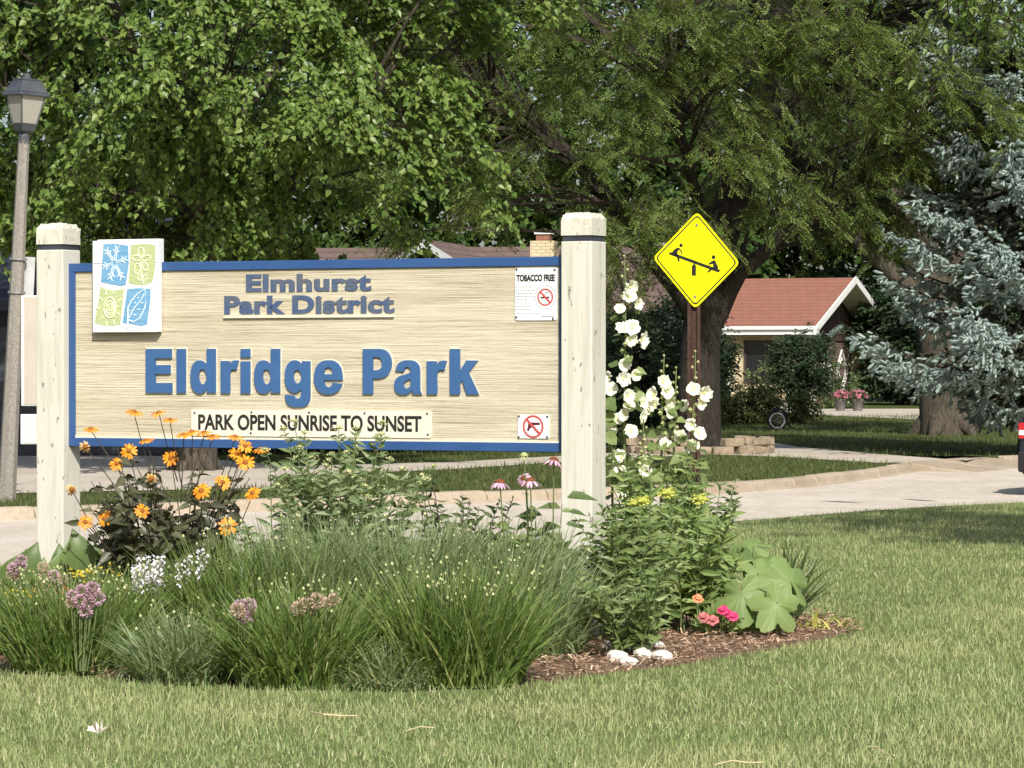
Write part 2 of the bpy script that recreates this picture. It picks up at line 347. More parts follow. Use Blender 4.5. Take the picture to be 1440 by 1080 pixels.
def smooth_path(P, step):
    P = np.array(P, float); d = np.concatenate([[0], np.cumsum(np.linalg.norm(np.diff(P, axis=0), axis=1))])
    s = np.arange(0, d[-1], step/4); Q = np.stack([np.interp(s, d, P[:, i]) for i in range(2)], 1)
    for _ in range(30): Q[1:-1] = .25*Q[:-2]+.5*Q[1:-1]+.25*Q[2:]
    return Q[::4]
ne = smooth_path(near_edge, .6); fe = smooth_path(far_edge, .6); fe2 = smooth_path(far_edge2, .6)
sheet('road', [(-60,-30), (-60,30)]+[tuple(p+np.array([-.2,.25])) for p in fe]+[tuple(p+np.array([-.2,.3])) for p in fe2]+[(60,90), (60,-30)], RZ, M['road'])
sheet('near_lawn', [tuple(p) for p in ne]+[(30,-12), (-40,-12)], 0.0, M['turf'], .2)
fo = [tuple(p+np.array([-.10,.14])) for p in fe]; fo2 = [tuple(p+np.array([-.10,.14])) for p in fe2]
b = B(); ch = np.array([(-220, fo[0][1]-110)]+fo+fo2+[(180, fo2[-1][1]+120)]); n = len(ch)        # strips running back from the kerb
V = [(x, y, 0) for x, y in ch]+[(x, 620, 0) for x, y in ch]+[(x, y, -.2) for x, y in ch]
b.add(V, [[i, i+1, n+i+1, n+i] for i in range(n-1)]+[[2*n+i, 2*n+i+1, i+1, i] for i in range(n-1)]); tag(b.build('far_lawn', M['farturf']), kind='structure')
ro = bpy.data.objects['road']
for a, b_ in (((1150,704.5),(1218,707.5)), ((1263,702),(1322,705))):            # tar-sealed joints
    p, q = np.array(gp(*a, RZ)), np.array(gp(*b_, RZ)); n = np.array([0,.16])
    sheet('tar_seam', [tuple(p), tuple((p+q)/2-n*.7), tuple(q), tuple((p+q)/2+n*.5)], RZ+.004, M['tar'], parent=ro)
# sidewalk beyond the kerb and the drives crossing it
sw_lo = [(7.55,56.9), (6.75,55.38), (5.97,53.9), (5.55,53.75), gp(1190,648.5), gp(1100,643), gp(1001,639.5), gp(850,646), gp(640,660), gp(420,669), gp(200,678)]
sw_hi = [gp(200,664), gp(420,656), gp(640,650), gp(850,638), gp(1001,628), gp(1082,622), gp(1124,629), gp(1250,640), gp(1360,648), (7.65,57.25)]
sheet('sidewalk', sw_lo+sw_hi, .006, M['walk'])
sheet('left_driveway', [gp(-420,704), gp(380,687), gp(400,655), gp(250,643), gp(150,640), gp(-420,640)], .010, M['walk'])
sheet('house_driveway', [gp(1130,575), gp(1290,575), gp(1420,592), gp(1420,599), gp(1290,590), gp(1180,585), gp(1040,577), gp(1080,571)], .006, M['walk'])
# kerb, block by block
kerb = tag(empty('kerb'), kind='structure')
def kerb_run(path, prof=None):
    prof = prof or [(-.05,-.15), (-.05,-.105), (.0,-.10), (.025,-.02), (.06,.014), (.18,.018), (.18,-.15)]
    P = np.array(path); d = np.concatenate([[0], np.cumsum(np.linalg.norm(np.diff(P, axis=0), axis=1))]); s = 0.0
    while s < d[-1]-.4:
        L = random.uniform(.95, 1.5); e = min(s+L-.018, d[-1])
        p = np.array([np.interp(s, d, P[:, i]) for i in (0, 1)]); q = np.array([np.interp(e, d, P[:, i]) for i in (0, 1)])
        u = (q-p)/np.linalg.norm(q-p); n = np.array([-u[1], u[0]]); s += L
        dz = random.uniform(-.012, .008); b = B()
        V = [(*(c+n*a), z+dz) for c in (p, q) for a, z in prof]; k = len(prof)
        b.V.append(np.array(V)); b.n = 2*k
        b.F += [[list(range(k))[::-1]], [list(range(k, 2*k))], np.array([[i, (i+1) % k, k+(i+1) % k, k+i] for i in range(k)])]
        me = b.mesh('kerb_stone', M['kerb']); bevel(me, .012); put('kerb_stone', me, kerb)
kerb_run(fe[10:]); kerb_run(fe2[:30]); kerb_run(smooth_path([(6.1,53.6), (6.75,54.9), (7.35,55.95), (7.95,57.0)], .6), [(-.95,-.16), (-.95,-.117), (-.4,-.07), (.10,.004), (.26,.016), (.26,-.16)])

# ------------------------------------------------------------------ templates for leaves and blades
def leaf_tpl(w=.5, fold=.12, droop=.0, mx=.4):
    # base, l1, l2, tip, r2, r1, mid
    v = np.array([[0,0,0], [-w*.42,mx*.55,fold*w], [-w*.40,mx*1.35,fold*w-droop*.3], [0,1,-droop], [w*.40,mx*1.35,fold*w-droop*.3], [w*.42,mx*.55,fold*w], [0,.5,-droop*.25]])
    return v, np.array([[0,6,2,1], [6,3,2,2], [0,5,4,6], [6,4,3,3]])
def tri_fix(v, f):
    T = []
    for q in f:
        q = list(dict.fromkeys(q.tolist()))
        T.append([q[0], q[1], q[2]])
        if len(q) == 4: T.append([q[0], q[2], q[3]])
    return v, np.array(T)
LINDEN = (np.array([[0,0,0], [-.36,.16,.10], [-.34,.46,.08], [0,1,-.12], [.34,.46,.08], [.36,.16,.10]]), np.array([[0,2,1], [0,3,2], [0,5,4], [0,4,3]]))
OVAL4 = (np.array([[0,0,0], [-.22,.22,.06], [-.20,.55,.05], [0,1,-.12], [.20,.55,.05], [.22,.22,.06]]), LINDEN[1])
OVATE = tri_fix(*leaf_tpl(.55, .2, .15, .38))
LANCE = tri_fix(*leaf_tpl(.26, .2, .12, .42))
def simple_leaf(w, fold=.15):
    return np.array([[0,0,0], [-w/2,.45,fold*w], [0,1,0], [w/2,.45,fold*w]]), np.array([[0,2,1], [0,3,2]])
def frond_tpl(n=6):
    V = []; F = []
    for i in range(n):
        y = .1+.85*i/n
        for s in (-1, 1):
            k = len(V); l = .22*(1-.35*abs(i/n-.4))
            V += [[0, y-.04, 0], [s*l*.6, y+.12, .03], [s*l*1.05, y+.05+.04*(i % 2), -.03]]; F += [[k, k+1, k+2]]
    return np.array(V), np.array(F)
FROND = frond_tpl(5)

def blades(b, base, az, L, W, th0, bend, n=4, twist=None):
    base = np.asarray(base); Nn = len(base); az = np.asarray(az); D = np.stack([np.cos(az), np.sin(az), 0*az], -1)
    tw = az+PI/2 if twist is None else twist
    S = np.stack([np.cos(tw), np.sin(tw), 0*az], -1); P = base.copy(); rows = []; Z = np.array([0,0,1.])
    for i in range(n+1):
        t = i/n; wd = (W*(1-t**2.2)*.5+.0004)[:, None] if i else (W*.35)[:, None]
        rows += [P-S*wd, P+S*wd]
        th = th0+bend*(t+.5/n)**1.3; P = P+(L/n)[:, None]*(np.sin(th)[:, None]*D+np.cos(th)[:, None]*Z)
    V = np.stack(rows, 1); tf = np.array([[2*i, 2*i+1, 2*i+3, 2*i+2] for i in range(n)])
    F = tf[None]+(np.arange(Nn)*(2*n+2))[:, None, None]
    return b.add(V.reshape(-1, 3), F.reshape(-1, 4))

# ------------------------------------------------------------------ trees
def clump_shell(n, c, r, lo=.72, front=.0, zmin=None, lump=.18, seed=0):
    g = np.random.default_rng(seed); out = []; ph = g.uniform(0, 6, 6)
    while len(out) < n:
        d = g.normal(size=3); d /= np.linalg.norm(d)
        if d[1] > .25 and g.random() < front: continue
        az = math.atan2(d[1], d[0]); k = 1+lump*(math.sin(3*az+ph[0])*.5+math.sin(5*d[2]*2+ph[1]+2*az)*.5+math.sin(7*az+4*d[2]+ph[2])*.35)
        p = np.array(c)+np.array(r)*d*k*(lo+(1-lo)*g.random()**.6)
        if zmin is not None and p[2] < (zmin(p) if callable(zmin) else zmin): continue
        out.append(p)
    return np.array(out)
def sprays(C, ctr, ns, nl, length, droop, seed, outw=.9, flat=.6):
    """short drooping leafy twigs round each clump centre: returns segment and leaf arrays"""
    g = np.random.default_rng(seed); Nn = len(C)*ns; c = np.repeat(C, ns, 0)
    out = nrm(c-np.array(ctr)); d = nrm(out*outw+g.normal(size=(Nn, 3))*np.array([1,1,flat])); L = length*g.uniform(.55, 1.25, Nn)
    st = c-d*.15+g.normal(size=(Nn, 3))*.12
    def pt(t): return st+d*(L*t)[:, None]+np.array([0,0,-1.])*(droop*L*t*t)[:, None]
    lp, ld = [], []
    for i in range(nl):
        t = np.clip((i+g.random(Nn))/nl, .05, 1); p = pt(t); side = nrm(np.cross(d, [0,0,1.]))*(1 if i % 2 else -1)
        lp.append(p+g.normal(size=(Nn, 3))*.02); ld.append(nrm(d*.7+side*.75+np.array([0,0,-1.])*(.25+droop*t)[:, None]+g.normal(size=(Nn, 3))*.3))
    return (st, pt(np.full(Nn, .5)), pt(np.full(Nn, 1.0))), np.concatenate(lp), np.concatenate(ld), np.tile(d, (nl, 1))
def leafcloud(b, tpl, lp, ld, size, seed, upbias=1.0, tilt=.55):
    g = np.random.default_rng(seed); n = len(lp); up = nrm(np.array([.1,-.65,.8])*upbias+g.normal(size=(n, 3))*tilt)
    s = size*g.uniform(.65, 1.2, n); b.inst(tpl[0], tpl[1], basis(ld, up)*s[:, None, None], lp)
def rootflare(P, r):
    return P, r
def limbs_to(C, anchors, b, r0=.05, seed=0, frac=1.0):
    g = np.random.default_rng(seed); A = np.array(anchors)
    idx = [i for i in range(len(C)) if g.random() < frac]; C = C[idx]
    d = np.linalg.norm(C[:, None]-A[None], axis=2)+np.maximum(0, A[None, :, 2]-C[:, None, 2]+.3)*1.5
    nn = np.argsort(d, 1)[:, :5]; S = A[nn[np.arange(len(C)), g.integers(0, min(5, nn.shape[1]), len(C))]]; m1 = S*.62+C*.38+np.array([0,0,.18])+g.normal(size=C.shape)*.12; m2 = S*.28+C*.72+np.array([0,0,.12])+g.normal(size=C.shape)*.1
    L = np.linalg.norm(C-S, axis=1); r = np.clip(r0*(L/2.5), .012, r0*1.5)
    b.segs(S, m1, r, r*.7); b.segs(m1, m2, r*.7, r*.42); b.segs(m2, C, r*.42, r*.15)
def wobble(P, amp, n, seed):
    g = np.random.default_rng(seed); P = np.array(P, float); d = np.concatenate([[0], np.cumsum(np.linalg.norm(np.diff(P, axis=0), axis=1))]); s = np.linspace(0, d[-1], n)
    Q = np.stack([np.interp(s, d, P[:, i]) for i in range(3)], 1)
    for _ in range(2): Q[1:-1] = .25*Q[:-2]+.5*Q[1:-1]+.25*Q[2:]
    Q[1:-1] += g.normal(size=(n-2, 3))*amp; return Q
def tree(name, label, cat, base, trunk, limbs, C, ctr, tpl, size, ns, nl, length, droop, leafm, barkm, seed, extra=None, group=None, sprayseg=True, crown_name='crown', tilt=.55, frac=1.0, twr=.05, flat=.6, inner=None):
    root = thing(name, label, cat, base, 0, group); b = B(); anchors = []
    P, r = trunk; Q = wobble(P, .03, 14, seed); rr = np.interp(np.linspace(0, 1, 14), np.linspace(0, 1, len(r)), r); b.tube(Q, rr, 12); anchors += list(Q[5:])
    for k in range(5):                                       # root flare
        a = k*2*PI/5+.4; b.tube([[0,0,r[0]*1.3], [math.cos(a)*r[0]*.72, math.sin(a)*r[0]*.72, r[0]*.5], [math.cos(a)*r[0]*1.45, math.sin(a)*r[0]*1.45, -.06]], [r[0]*.60, r[0]*.40, r[0]*.10], 7)
    for i, (LP, l0, l1) in enumerate(limbs):
        Q = wobble(LP, .06, 10, seed+i+5); b.tube(Q, np.linspace(l0, l1, 10), 8); anchors += list(Q[2:])
    b.build('trunk', M[barkm], root, True)
    tw = B(); limbs_to(C, anchors, tw, twr, seed, frac)
    sg, lp, ld, sdir = sprays(C, ctr, ns, nl, length, droop, seed, flat=flat)
    if sprayseg: tw.segs(sg[0], sg[1], .008, .006); tw.segs(sg[1], sg[2], .006, .003)
    tw.build('branches', M['twig'], root)
    lb = B(); leafcloud(lb, tpl, lp, ld, size, seed+1, tilt=tilt)
    if extra:
        for (C2, ns2, nl2) in extra:
            _, lp2, ld2, _ = sprays(C2, ctr, ns2, nl2, length, droop, seed+9); leafcloud(lb, simple_leaf(.7) if tpl is LINDEN else tpl, lp2, ld2, size, seed+12, tilt=tilt)
    lb.build(crown_name, M[leafm], root)
    return root

def thin(C, ztop, yback, seed, keep=.4):
    g = np.random.default_rng(seed); k = (C[:, 2] < ztop) & (C[:, 1] < yback) | (g.random(len(C)) < keep); return C[k]
# linden behind the sign, left
lc = np.array([0, 0, 7.0])
C = clump_shell(640, lc, (4.2, 3.8, 4.8), .80, .85, zmin=lambda p: 2.35+.3*math.sin(p[0]*2.1)+(1.05 if p[0] > 2.3 else 0), lump=.34, seed=3); C = thin(C, 8.2, 1.3, 21)
Ci = clump_shell(330, lc, (3.3, 2.9, 3.9), .4, .3, zmin=2.6, seed=4)
tree('linden_tree', 'broad-leaved tree with large glossy heart-shaped leaves behind the lantern', 'tree', (-4.45, 50, 0),
     ([[0,0,-.1], [.05,0,1.2], [-.05,0,3.5], [0,.1,6], [.1,0,9.5]], [.30,.24,.22,.17,.05]),
     [([[0,0,2.6], [1.2,-.6,4.0], [2.6,-1.2,5.2]], .12, .03), ([[0,0,2.8], [-1.3,-.8,4.2], [-2.8,-1.4,5.6]], .12, .03), ([[0,0,3.2], [.3,-1.6,4.4], [.6,-2.9,5.2]], .11, .03),
      ([[0,0,4.2], [1.3,.6,5.9], [2.2,1.2,8]], .1, .03), ([[0,0,4.6], [-1.2,.4,6.4], [-2.0,.6,8.4]], .1, .03), ([[0,0,5], [.4,-1.1,6.9], [.8,-2.2,8.6]], .09, .03)],
     C, lc, LINDEN, .108, 11, 12, .50, .45, 'linden', 'barkgrey', 21, extra=[(Ci, 6, 8)], twr=.022, frac=.6, flat=.32, tilt=.6)
# honey locust, centre right
kc = np.array([-.6, 0, 8.2])
def kz(p):                                                # underside of the crown, lifted over the right-hand view to the house
    x = p[0]; return 3.35+.3*math.sin(x*1.7)+(.45 if x > .5 else 0)-(.7 if -2.0 < x < -.4 else 0)+(1.0 if -3.2 < x < -2.2 else 0)
C = clump_shell(830, kc, (6.6, 5.0, 5.8), .72, .75, zmin=kz, lump=.32, seed=8); C = thin(C, 9.0, 1.5, 22)
Ci = clump_shell(420, kc, (5.4, 4.2, 4.8), .4, .3, zmin=3.6, seed=9)
tree('honey_locust_tree', 'large fine-leaved tree with dark leaning trunk and a ring of stones', 'tree', (3.15, 60, 0),
     ([[0,0,-.1], [-.05,0,1.2], [0,0,2.2], [.25,.1,3.4], [.9,.2,5.4], [1.6,.2,8.5], [1.9,.2,11.5]], [.40,.33,.30,.26,.2,.13,.04]),
     [([[0,0,1.9], [.5,-.2,2.8], [1.4,-.5,3.7], [2.9,-1,4.5]], .20, .04), ([[0,0,2.2], [-.8,-.3,3.4], [-2.2,-1.0,5.0], [-4.0,-1.4,6.2]], .19, .04), ([[.25,0,3.4], [-.2,-1.3,4.8], [-.8,-2.8,6.2]], .14, .03),
      ([[.6,.1,4.6], [-.8,.3,6.8], [-2.2,.4,9.5]], .14, .03), ([[.9,.1,5.4], [2.3,-.4,6.8], [3.9,-.8,8.0]], .13, .03), ([[1.2,.1,6.6], [.6,-1.2,8.4], [.2,-2.2,10.2]], .1, .03)],
     C, kc, FROND, .235, 9, 9, .58, .40, 'locust', 'bark', 33, extra=[(thin(Ci, 9, 1.5, 23), 4, 6)], tilt=.95, twr=.03, frac=.75, flat=.35)
# old maple whose trunk stands beside the spruce
mc = np.array([-1.2, .5, 9.5])
C = clump_shell(330, mc, (6.2, 4.5, 5.2), .45, .5, zmin=lambda p: 5.0+.4*math.sin(p[0]*1.3), seed=12)
tree('old_maple_tree', 'massive old trunk with long limb leaning over the brick house roof', 'tree', (9.05, 74, 0),
     ([[0,0,-.1], [.02,0,.8], [-.05,0,1.8], [-.25,0,3.0], [-.75,0,4.2], [-1.5,0,5.8], [-2.4,.2,9]], [.56,.50,.48,.44,.36,.28,.1]),
     [([[-.15,0,2.3], [-.7,-.2,3.05], [-1.5,-.3,3.6], [-3.0,-.6,5.2]], .26, .08), ([[-.3,0,3.0], [.9,-.2,4.6], [2.2,-.4,7.0]], .28, .08), ([[-.9,0,4.4], [.1,.5,6.6], [.8,.8,9]], .2, .06)],
     C, mc, simple_leaf(.55), .17, 7, 8, .8, .3, 'maple', 'barkgrey', 41)
# tree outside the frame on the right whose crown shades the lawn
oc = np.array([0, 0, 6.6])
C = np.vstack([clump_shell(210, oc, (3.0, 3.2, 2.7), .2, 0, seed=14), np.array([[gx0-6.7, 4.6+j*.2, zz] for j, (gx0, zz) in enumerate(((3.55,4.75), (3.9,4.6), (4.2,4.45), (4.3,4.85), (4.6,4.5), (5.0,4.7), (5.5,5.0)))])])
tree('shade_tree', 'leafy tree with low branches shading the lawn right of the flower bed', 'tree', (6.7, 25.5, 0),
     ([[0,0,-.1], [0,0,2], [.1,0,4.5], [0,0,8]], [.22,.18,.15,.04]),
     [([[0,0,3], [-1.2,.6,4.6], [-2.2,1,5.8]], .09, .03), ([[0,0,2.8], [-.8,2.0,4.2], [-1.4,4.2,5.0], [-2.4,5.2,4.9]], .08, .02), ([[0,0,3.4], [1.2,.3,5], [2.2,.6,6.4]], .09, .03), ([[0,0,3.2], [.2,-1.2,4.8], [.3,-2.2,6.2]], .09, .03)],
     C, oc, OVAL4, .10, 8, 9, .7, .3, 'linden', 'barkgrey', 52)
# far trees closing the view
far = [(-15,118,'broad crown of a far tree behind the left driveway'), (-6.5,126,'far tree rising behind the brown-roofed house'), (2,132,'far dark tree rising behind the chimney'), (9.5,138,'far tree rising behind the brick house'),
       (17.5,132,'far tree standing behind the blue spruce'), (25,126,'far tree beyond the blue spruce, outermost of its row')]
for i, (x, y, lab) in enumerate(far):
    c = np.array([0,0,10.5]); C = clump_shell(420, c, (5.8,4.5,8.6), .35, .6, zmin=1.8, seed=60+i)
    tree('background_tree', lab, 'tree', (x, y, 0), ([[0,0,-.1], [0,0,3], [.1,0,8], [0,0,15]], [.4,.33,.25,.08]),
         [([[0,0,4], [2,0,7], [3.4,0,10]], .15, .05), ([[0,0,4.5], [-2,0,7.5], [-3.4,0,11]], .15, .05)], C, c, simple_leaf(.7), .38, 7, 7, 1.3, .3, 'bgleaf', 'bark', 70+i, group='far trees closing the view', sprayseg=False)

# blue spruce
def spruce(base, ht, rb):
    root = thing('blue_spruce', 'blue spruce with silvery layered branches beside the old trunk', 'tree', base)
    g = np.random.default_rng(5); t = B(); t.tube([[0,0,-.1], [0,0,1], [0,0,ht*.6], [0,0,ht]], [.24,.2,.1,.02], 10); t.build('trunk', M['bark'], root, True)
    br = B(); S0, S1, rr = [], [], []; SP, SD, IP, ID = [], [], [], []
    z = .95
    while z < ht-.5:
        nb = 9 if z < 8.5 else 6; Lz = rb*(1-z/ht)**.80*(1.12 if 1.7 < z < 3.2 else 1)
        for k in range(nb):
            az = k*2*PI/nb+z*2.3+g.uniform(-.3, .3); L = Lz*g.uniform(.72, 1.12)*(1 if z > 1.7 else .42+.1*(z-.95)); dirh = np.array([math.cos(az), math.sin(az), 0])
            if dirh[1] > .55 and g.random() < .5: continue
            side = np.array([-dirh[1], dirh[0], 0]); sag = .20*L; zz = z+g.uniform(-.15, .15)
            def bp(s): return dirh*L*s+np.array([0,0, zz-sag*math.sin(s*2.6)*1.0+.20*L*max(0, s-.55)])
            pts = [bp(s) for s in np.linspace(0, 1, 7)]
            br.tube(pts, np.linspace(.035, .008, 7), 4)
            for s in np.arange(.22, 1.0, .075):
                c0 = bp(s); inner = s < .5
                for sg in (-1, 1):
                    l = L*.36*(1.08-s)*g.uniform(.6, 1.25)+.12; d = nrm(dirh*.75+side*sg*g.uniform(.6, 1.0)+np.array([0,0,g.uniform(-.45, .12)]))
                    e = c0+d*l; S0.append(c0); S1.append(e); rr.append(.006)
                    n = max(2, int(l/.085))
                    for q in range(n):
                        p = c0+d*l*(q+.6)/n
                        for _ in range(2 if not inner else 1):
                            dd = nrm(d*.8+side*g.normal()*.6+np.array([0,0,g.uniform(-.75, .45)])); (SP if not inner else IP).append(p); (SD if not inner else ID).append(dd)
                    SP.append(e-d*.03); SD.append(d+np.array([0,0,.2]))
                # hanging branchlets
                if g.random() < .75:
                    h = g.uniform(.12, .38); S0.append(c0); S1.append(c0+np.array([0,0,-h])); rr.append(.005)
                    for q in range(int(h/.06)):
                        (IP if inner else SP).append(c0+np.array([0,0,-.05-q*.06])); (ID if inner else SD).append(nrm(np.array([g.normal()*.5, g.normal()*.5, -.8])+dirh*.4))
            SP.append(pts[-1]); SD.append(dirh+np.array([0,0,.25]))
        z += .40 if z < 8 else .6
    br.segs(np.array(S0), np.array(S1), np.array(rr), .003); br.build('branches', M['bark'], root)
    # a shoot: stubby spindle bristling with needles
    V = []; F = []; ns = 4
    for r_, y_ in ((.13, 0), (.20, .72), (.04, 1.0)):
        for k in range(ns): V.append([r_*math.cos(k*2*PI/ns), y_, r_*math.sin(k*2*PI/ns)])
    for i in range(2):
        for k in range(ns): a = i*ns+k; b_ = i*ns+(k+1) % ns; F += [[a, b_, b_+ns], [a, b_+ns, a+ns]]
    for i in range(11):
        y_ = .02+.95*i/11; a = i*2.4; x0, z0 = math.cos(a), math.sin(a); k = len(V); o = np.array([-z0, x0])*.03
        V += [[x0*.10+o[0], y_, z0*.10+o[1]], [x0*.10-o[0], y_, z0*.10-o[1]], [x0*.30, y_+.12, z0*.30]]; F.append([k, k+1, k+2])
    V = np.array(V); F = np.array(F)
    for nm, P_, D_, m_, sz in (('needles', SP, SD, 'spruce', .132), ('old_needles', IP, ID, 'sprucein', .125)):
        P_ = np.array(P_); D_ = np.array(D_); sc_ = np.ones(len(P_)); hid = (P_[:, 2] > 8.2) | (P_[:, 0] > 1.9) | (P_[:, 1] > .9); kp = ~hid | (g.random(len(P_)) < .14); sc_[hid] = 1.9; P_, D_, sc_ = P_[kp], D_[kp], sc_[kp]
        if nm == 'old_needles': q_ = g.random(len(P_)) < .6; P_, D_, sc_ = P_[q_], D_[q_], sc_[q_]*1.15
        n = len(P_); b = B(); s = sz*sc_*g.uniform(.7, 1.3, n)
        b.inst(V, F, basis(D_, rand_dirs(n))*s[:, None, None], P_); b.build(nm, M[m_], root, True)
    return root
spruce((8.55, 58.5, 0), 13.5, 3.02)

# ------------------------------------------------------------------ far-side shrubs
def shrub(name, label, loc, r, h, n, leafm, tpl=None, size=.07, trunk=.0, seed=0, lump=.15, length=.28, group=None):
    root = thing(name, label, 'shrub', (loc[0], loc[1], 0), 0, group)
    c = np.array([0,0,trunk+(h-trunk)/2]); C = clump_shell(n, c, (r[0], r[1], (h-trunk)/2), .55, .5, zmin=.05, lump=lump, seed=seed)
    b = B(); b.tube([[0,0,-.05], [.02,0,max(trunk, .2)], [0,0,h*.7]], [.07,.055,.02], 7)
    limbs_to(C, [[0,0,max(.1, trunk*.8)], [0,0,h*.45], [0,0,h*.65]], b, .03, seed); b.build('stems', M['bark'], root, True)
    _, lp, ld, _ = sprays(C, c, 7, 8, length, .1, seed); lb = B(); leafcloud(lb, tpl or simple_leaf(.45), lp, ld, size, seed, tilt=.8); lb.build('foliage', M[leafm], root)
    return root
def gx(px, d): return (px-CX)/FPX*d
shrub('dark_evergreen_shrub', 'dark round-headed evergreen tree on a short trunk before the brick wall', (gx(1126,92), 92), (.80,.8), 2.35, 140, 'evergreen', size=.11, trunk=.55, seed=81, length=.34)
shrub('column_evergreen', 'dark upright evergreen shrub at the corner of the brick wall', (gx(1000,90), 90), (.42,.5), 2.3, 110, 'evergreen', size=.10, seed=82)
shrub('low_olive_shrub', 'low spreading olive shrub beside the garden cart', (gx(1052,86), 86), (.75,.6), .95, 110, 'yewgreen', size=.085, seed=83)
shrub('young_sapling', 'thin young sapling with loose leaves against the brick wall', (gx(1058,96), 96), (.5,.5), 1.95, 9, 'g_mid', size=.10, trunk=.3, seed=84, lump=.3)
shrub('small_leafy_bush', 'small leafy bush under the dark round-headed evergreen', (gx(1124,87), 87), (.36,.35), .7, 40, 'yewgreen', size=.09, seed=85)
shrub('loose_bush', 'loose green bush in front of the diamond window', (gx(1180,114), 114), (.7,.6), 1.5, 30, 'g_deep', size=.13, seed=86, lump=.3)
for i, (px, d, rx, h, lab) in enumerate(((905,82,1.4,2.7,'dark evergreen bush behind the white hollyhocks'), (835,84,1.5,2.5,'dark evergreen bush behind the right sign post'), (960,88,1.3,3.1,'tall dark bush behind the locust trunk'))):
    shrub('evergreen_bush', lab, (gx(px, d), d), (rx,1.2), h, 150, 'evergreen', size=.13, seed=90+i, length=.4, group='dark bushes under the locust')
for i, (px, d, rx, h, lab) in enumerate(((1285,124,2.2,4.2,'tall evergreen screen next to the garage wall of the brick house'), (1365,122,2.4,4.6,'tall evergreen screen behind the old maple trunk'), (1455,123,2.6,4.4,'tall evergreen screen behind the parked car'), (1215,134,3.0,5.2,'tall evergreen screen rising behind the brick house roof'))):
    shrub('evergreen_screen', lab, (gx(px, d), d), (rx,1.5), h, 210, 'evergreen', size=.22, seed=130+i, length=.6, group='evergreen screen behind the brick house')
hx = [(300,58.5), (390,59), (480,59.5), (570,60), (660,61), (740,62), (815,63)]
for i, (px, d) in enumerate(hx):
    labs = ['dark hedge bush next to the slate garage', 'dark hedge bush, second from the slate garage', 'dark hedge bush, third from the slate garage', 'dark hedge bush, fourth from the slate garage', 'dark hedge bush below the brown front gable', 'dark hedge bush below the brick chimney', 'dark hedge bush farthest from the slate garage']
    shrub('hedge_bush', labs[i], (gx(px, d), d), (.95,.7), 1.75+.2*math.sin(i*2), 130, 'evergreen', size=.11, seed=100+i, length=.38, group='row of dark hedge bushes before the houses')

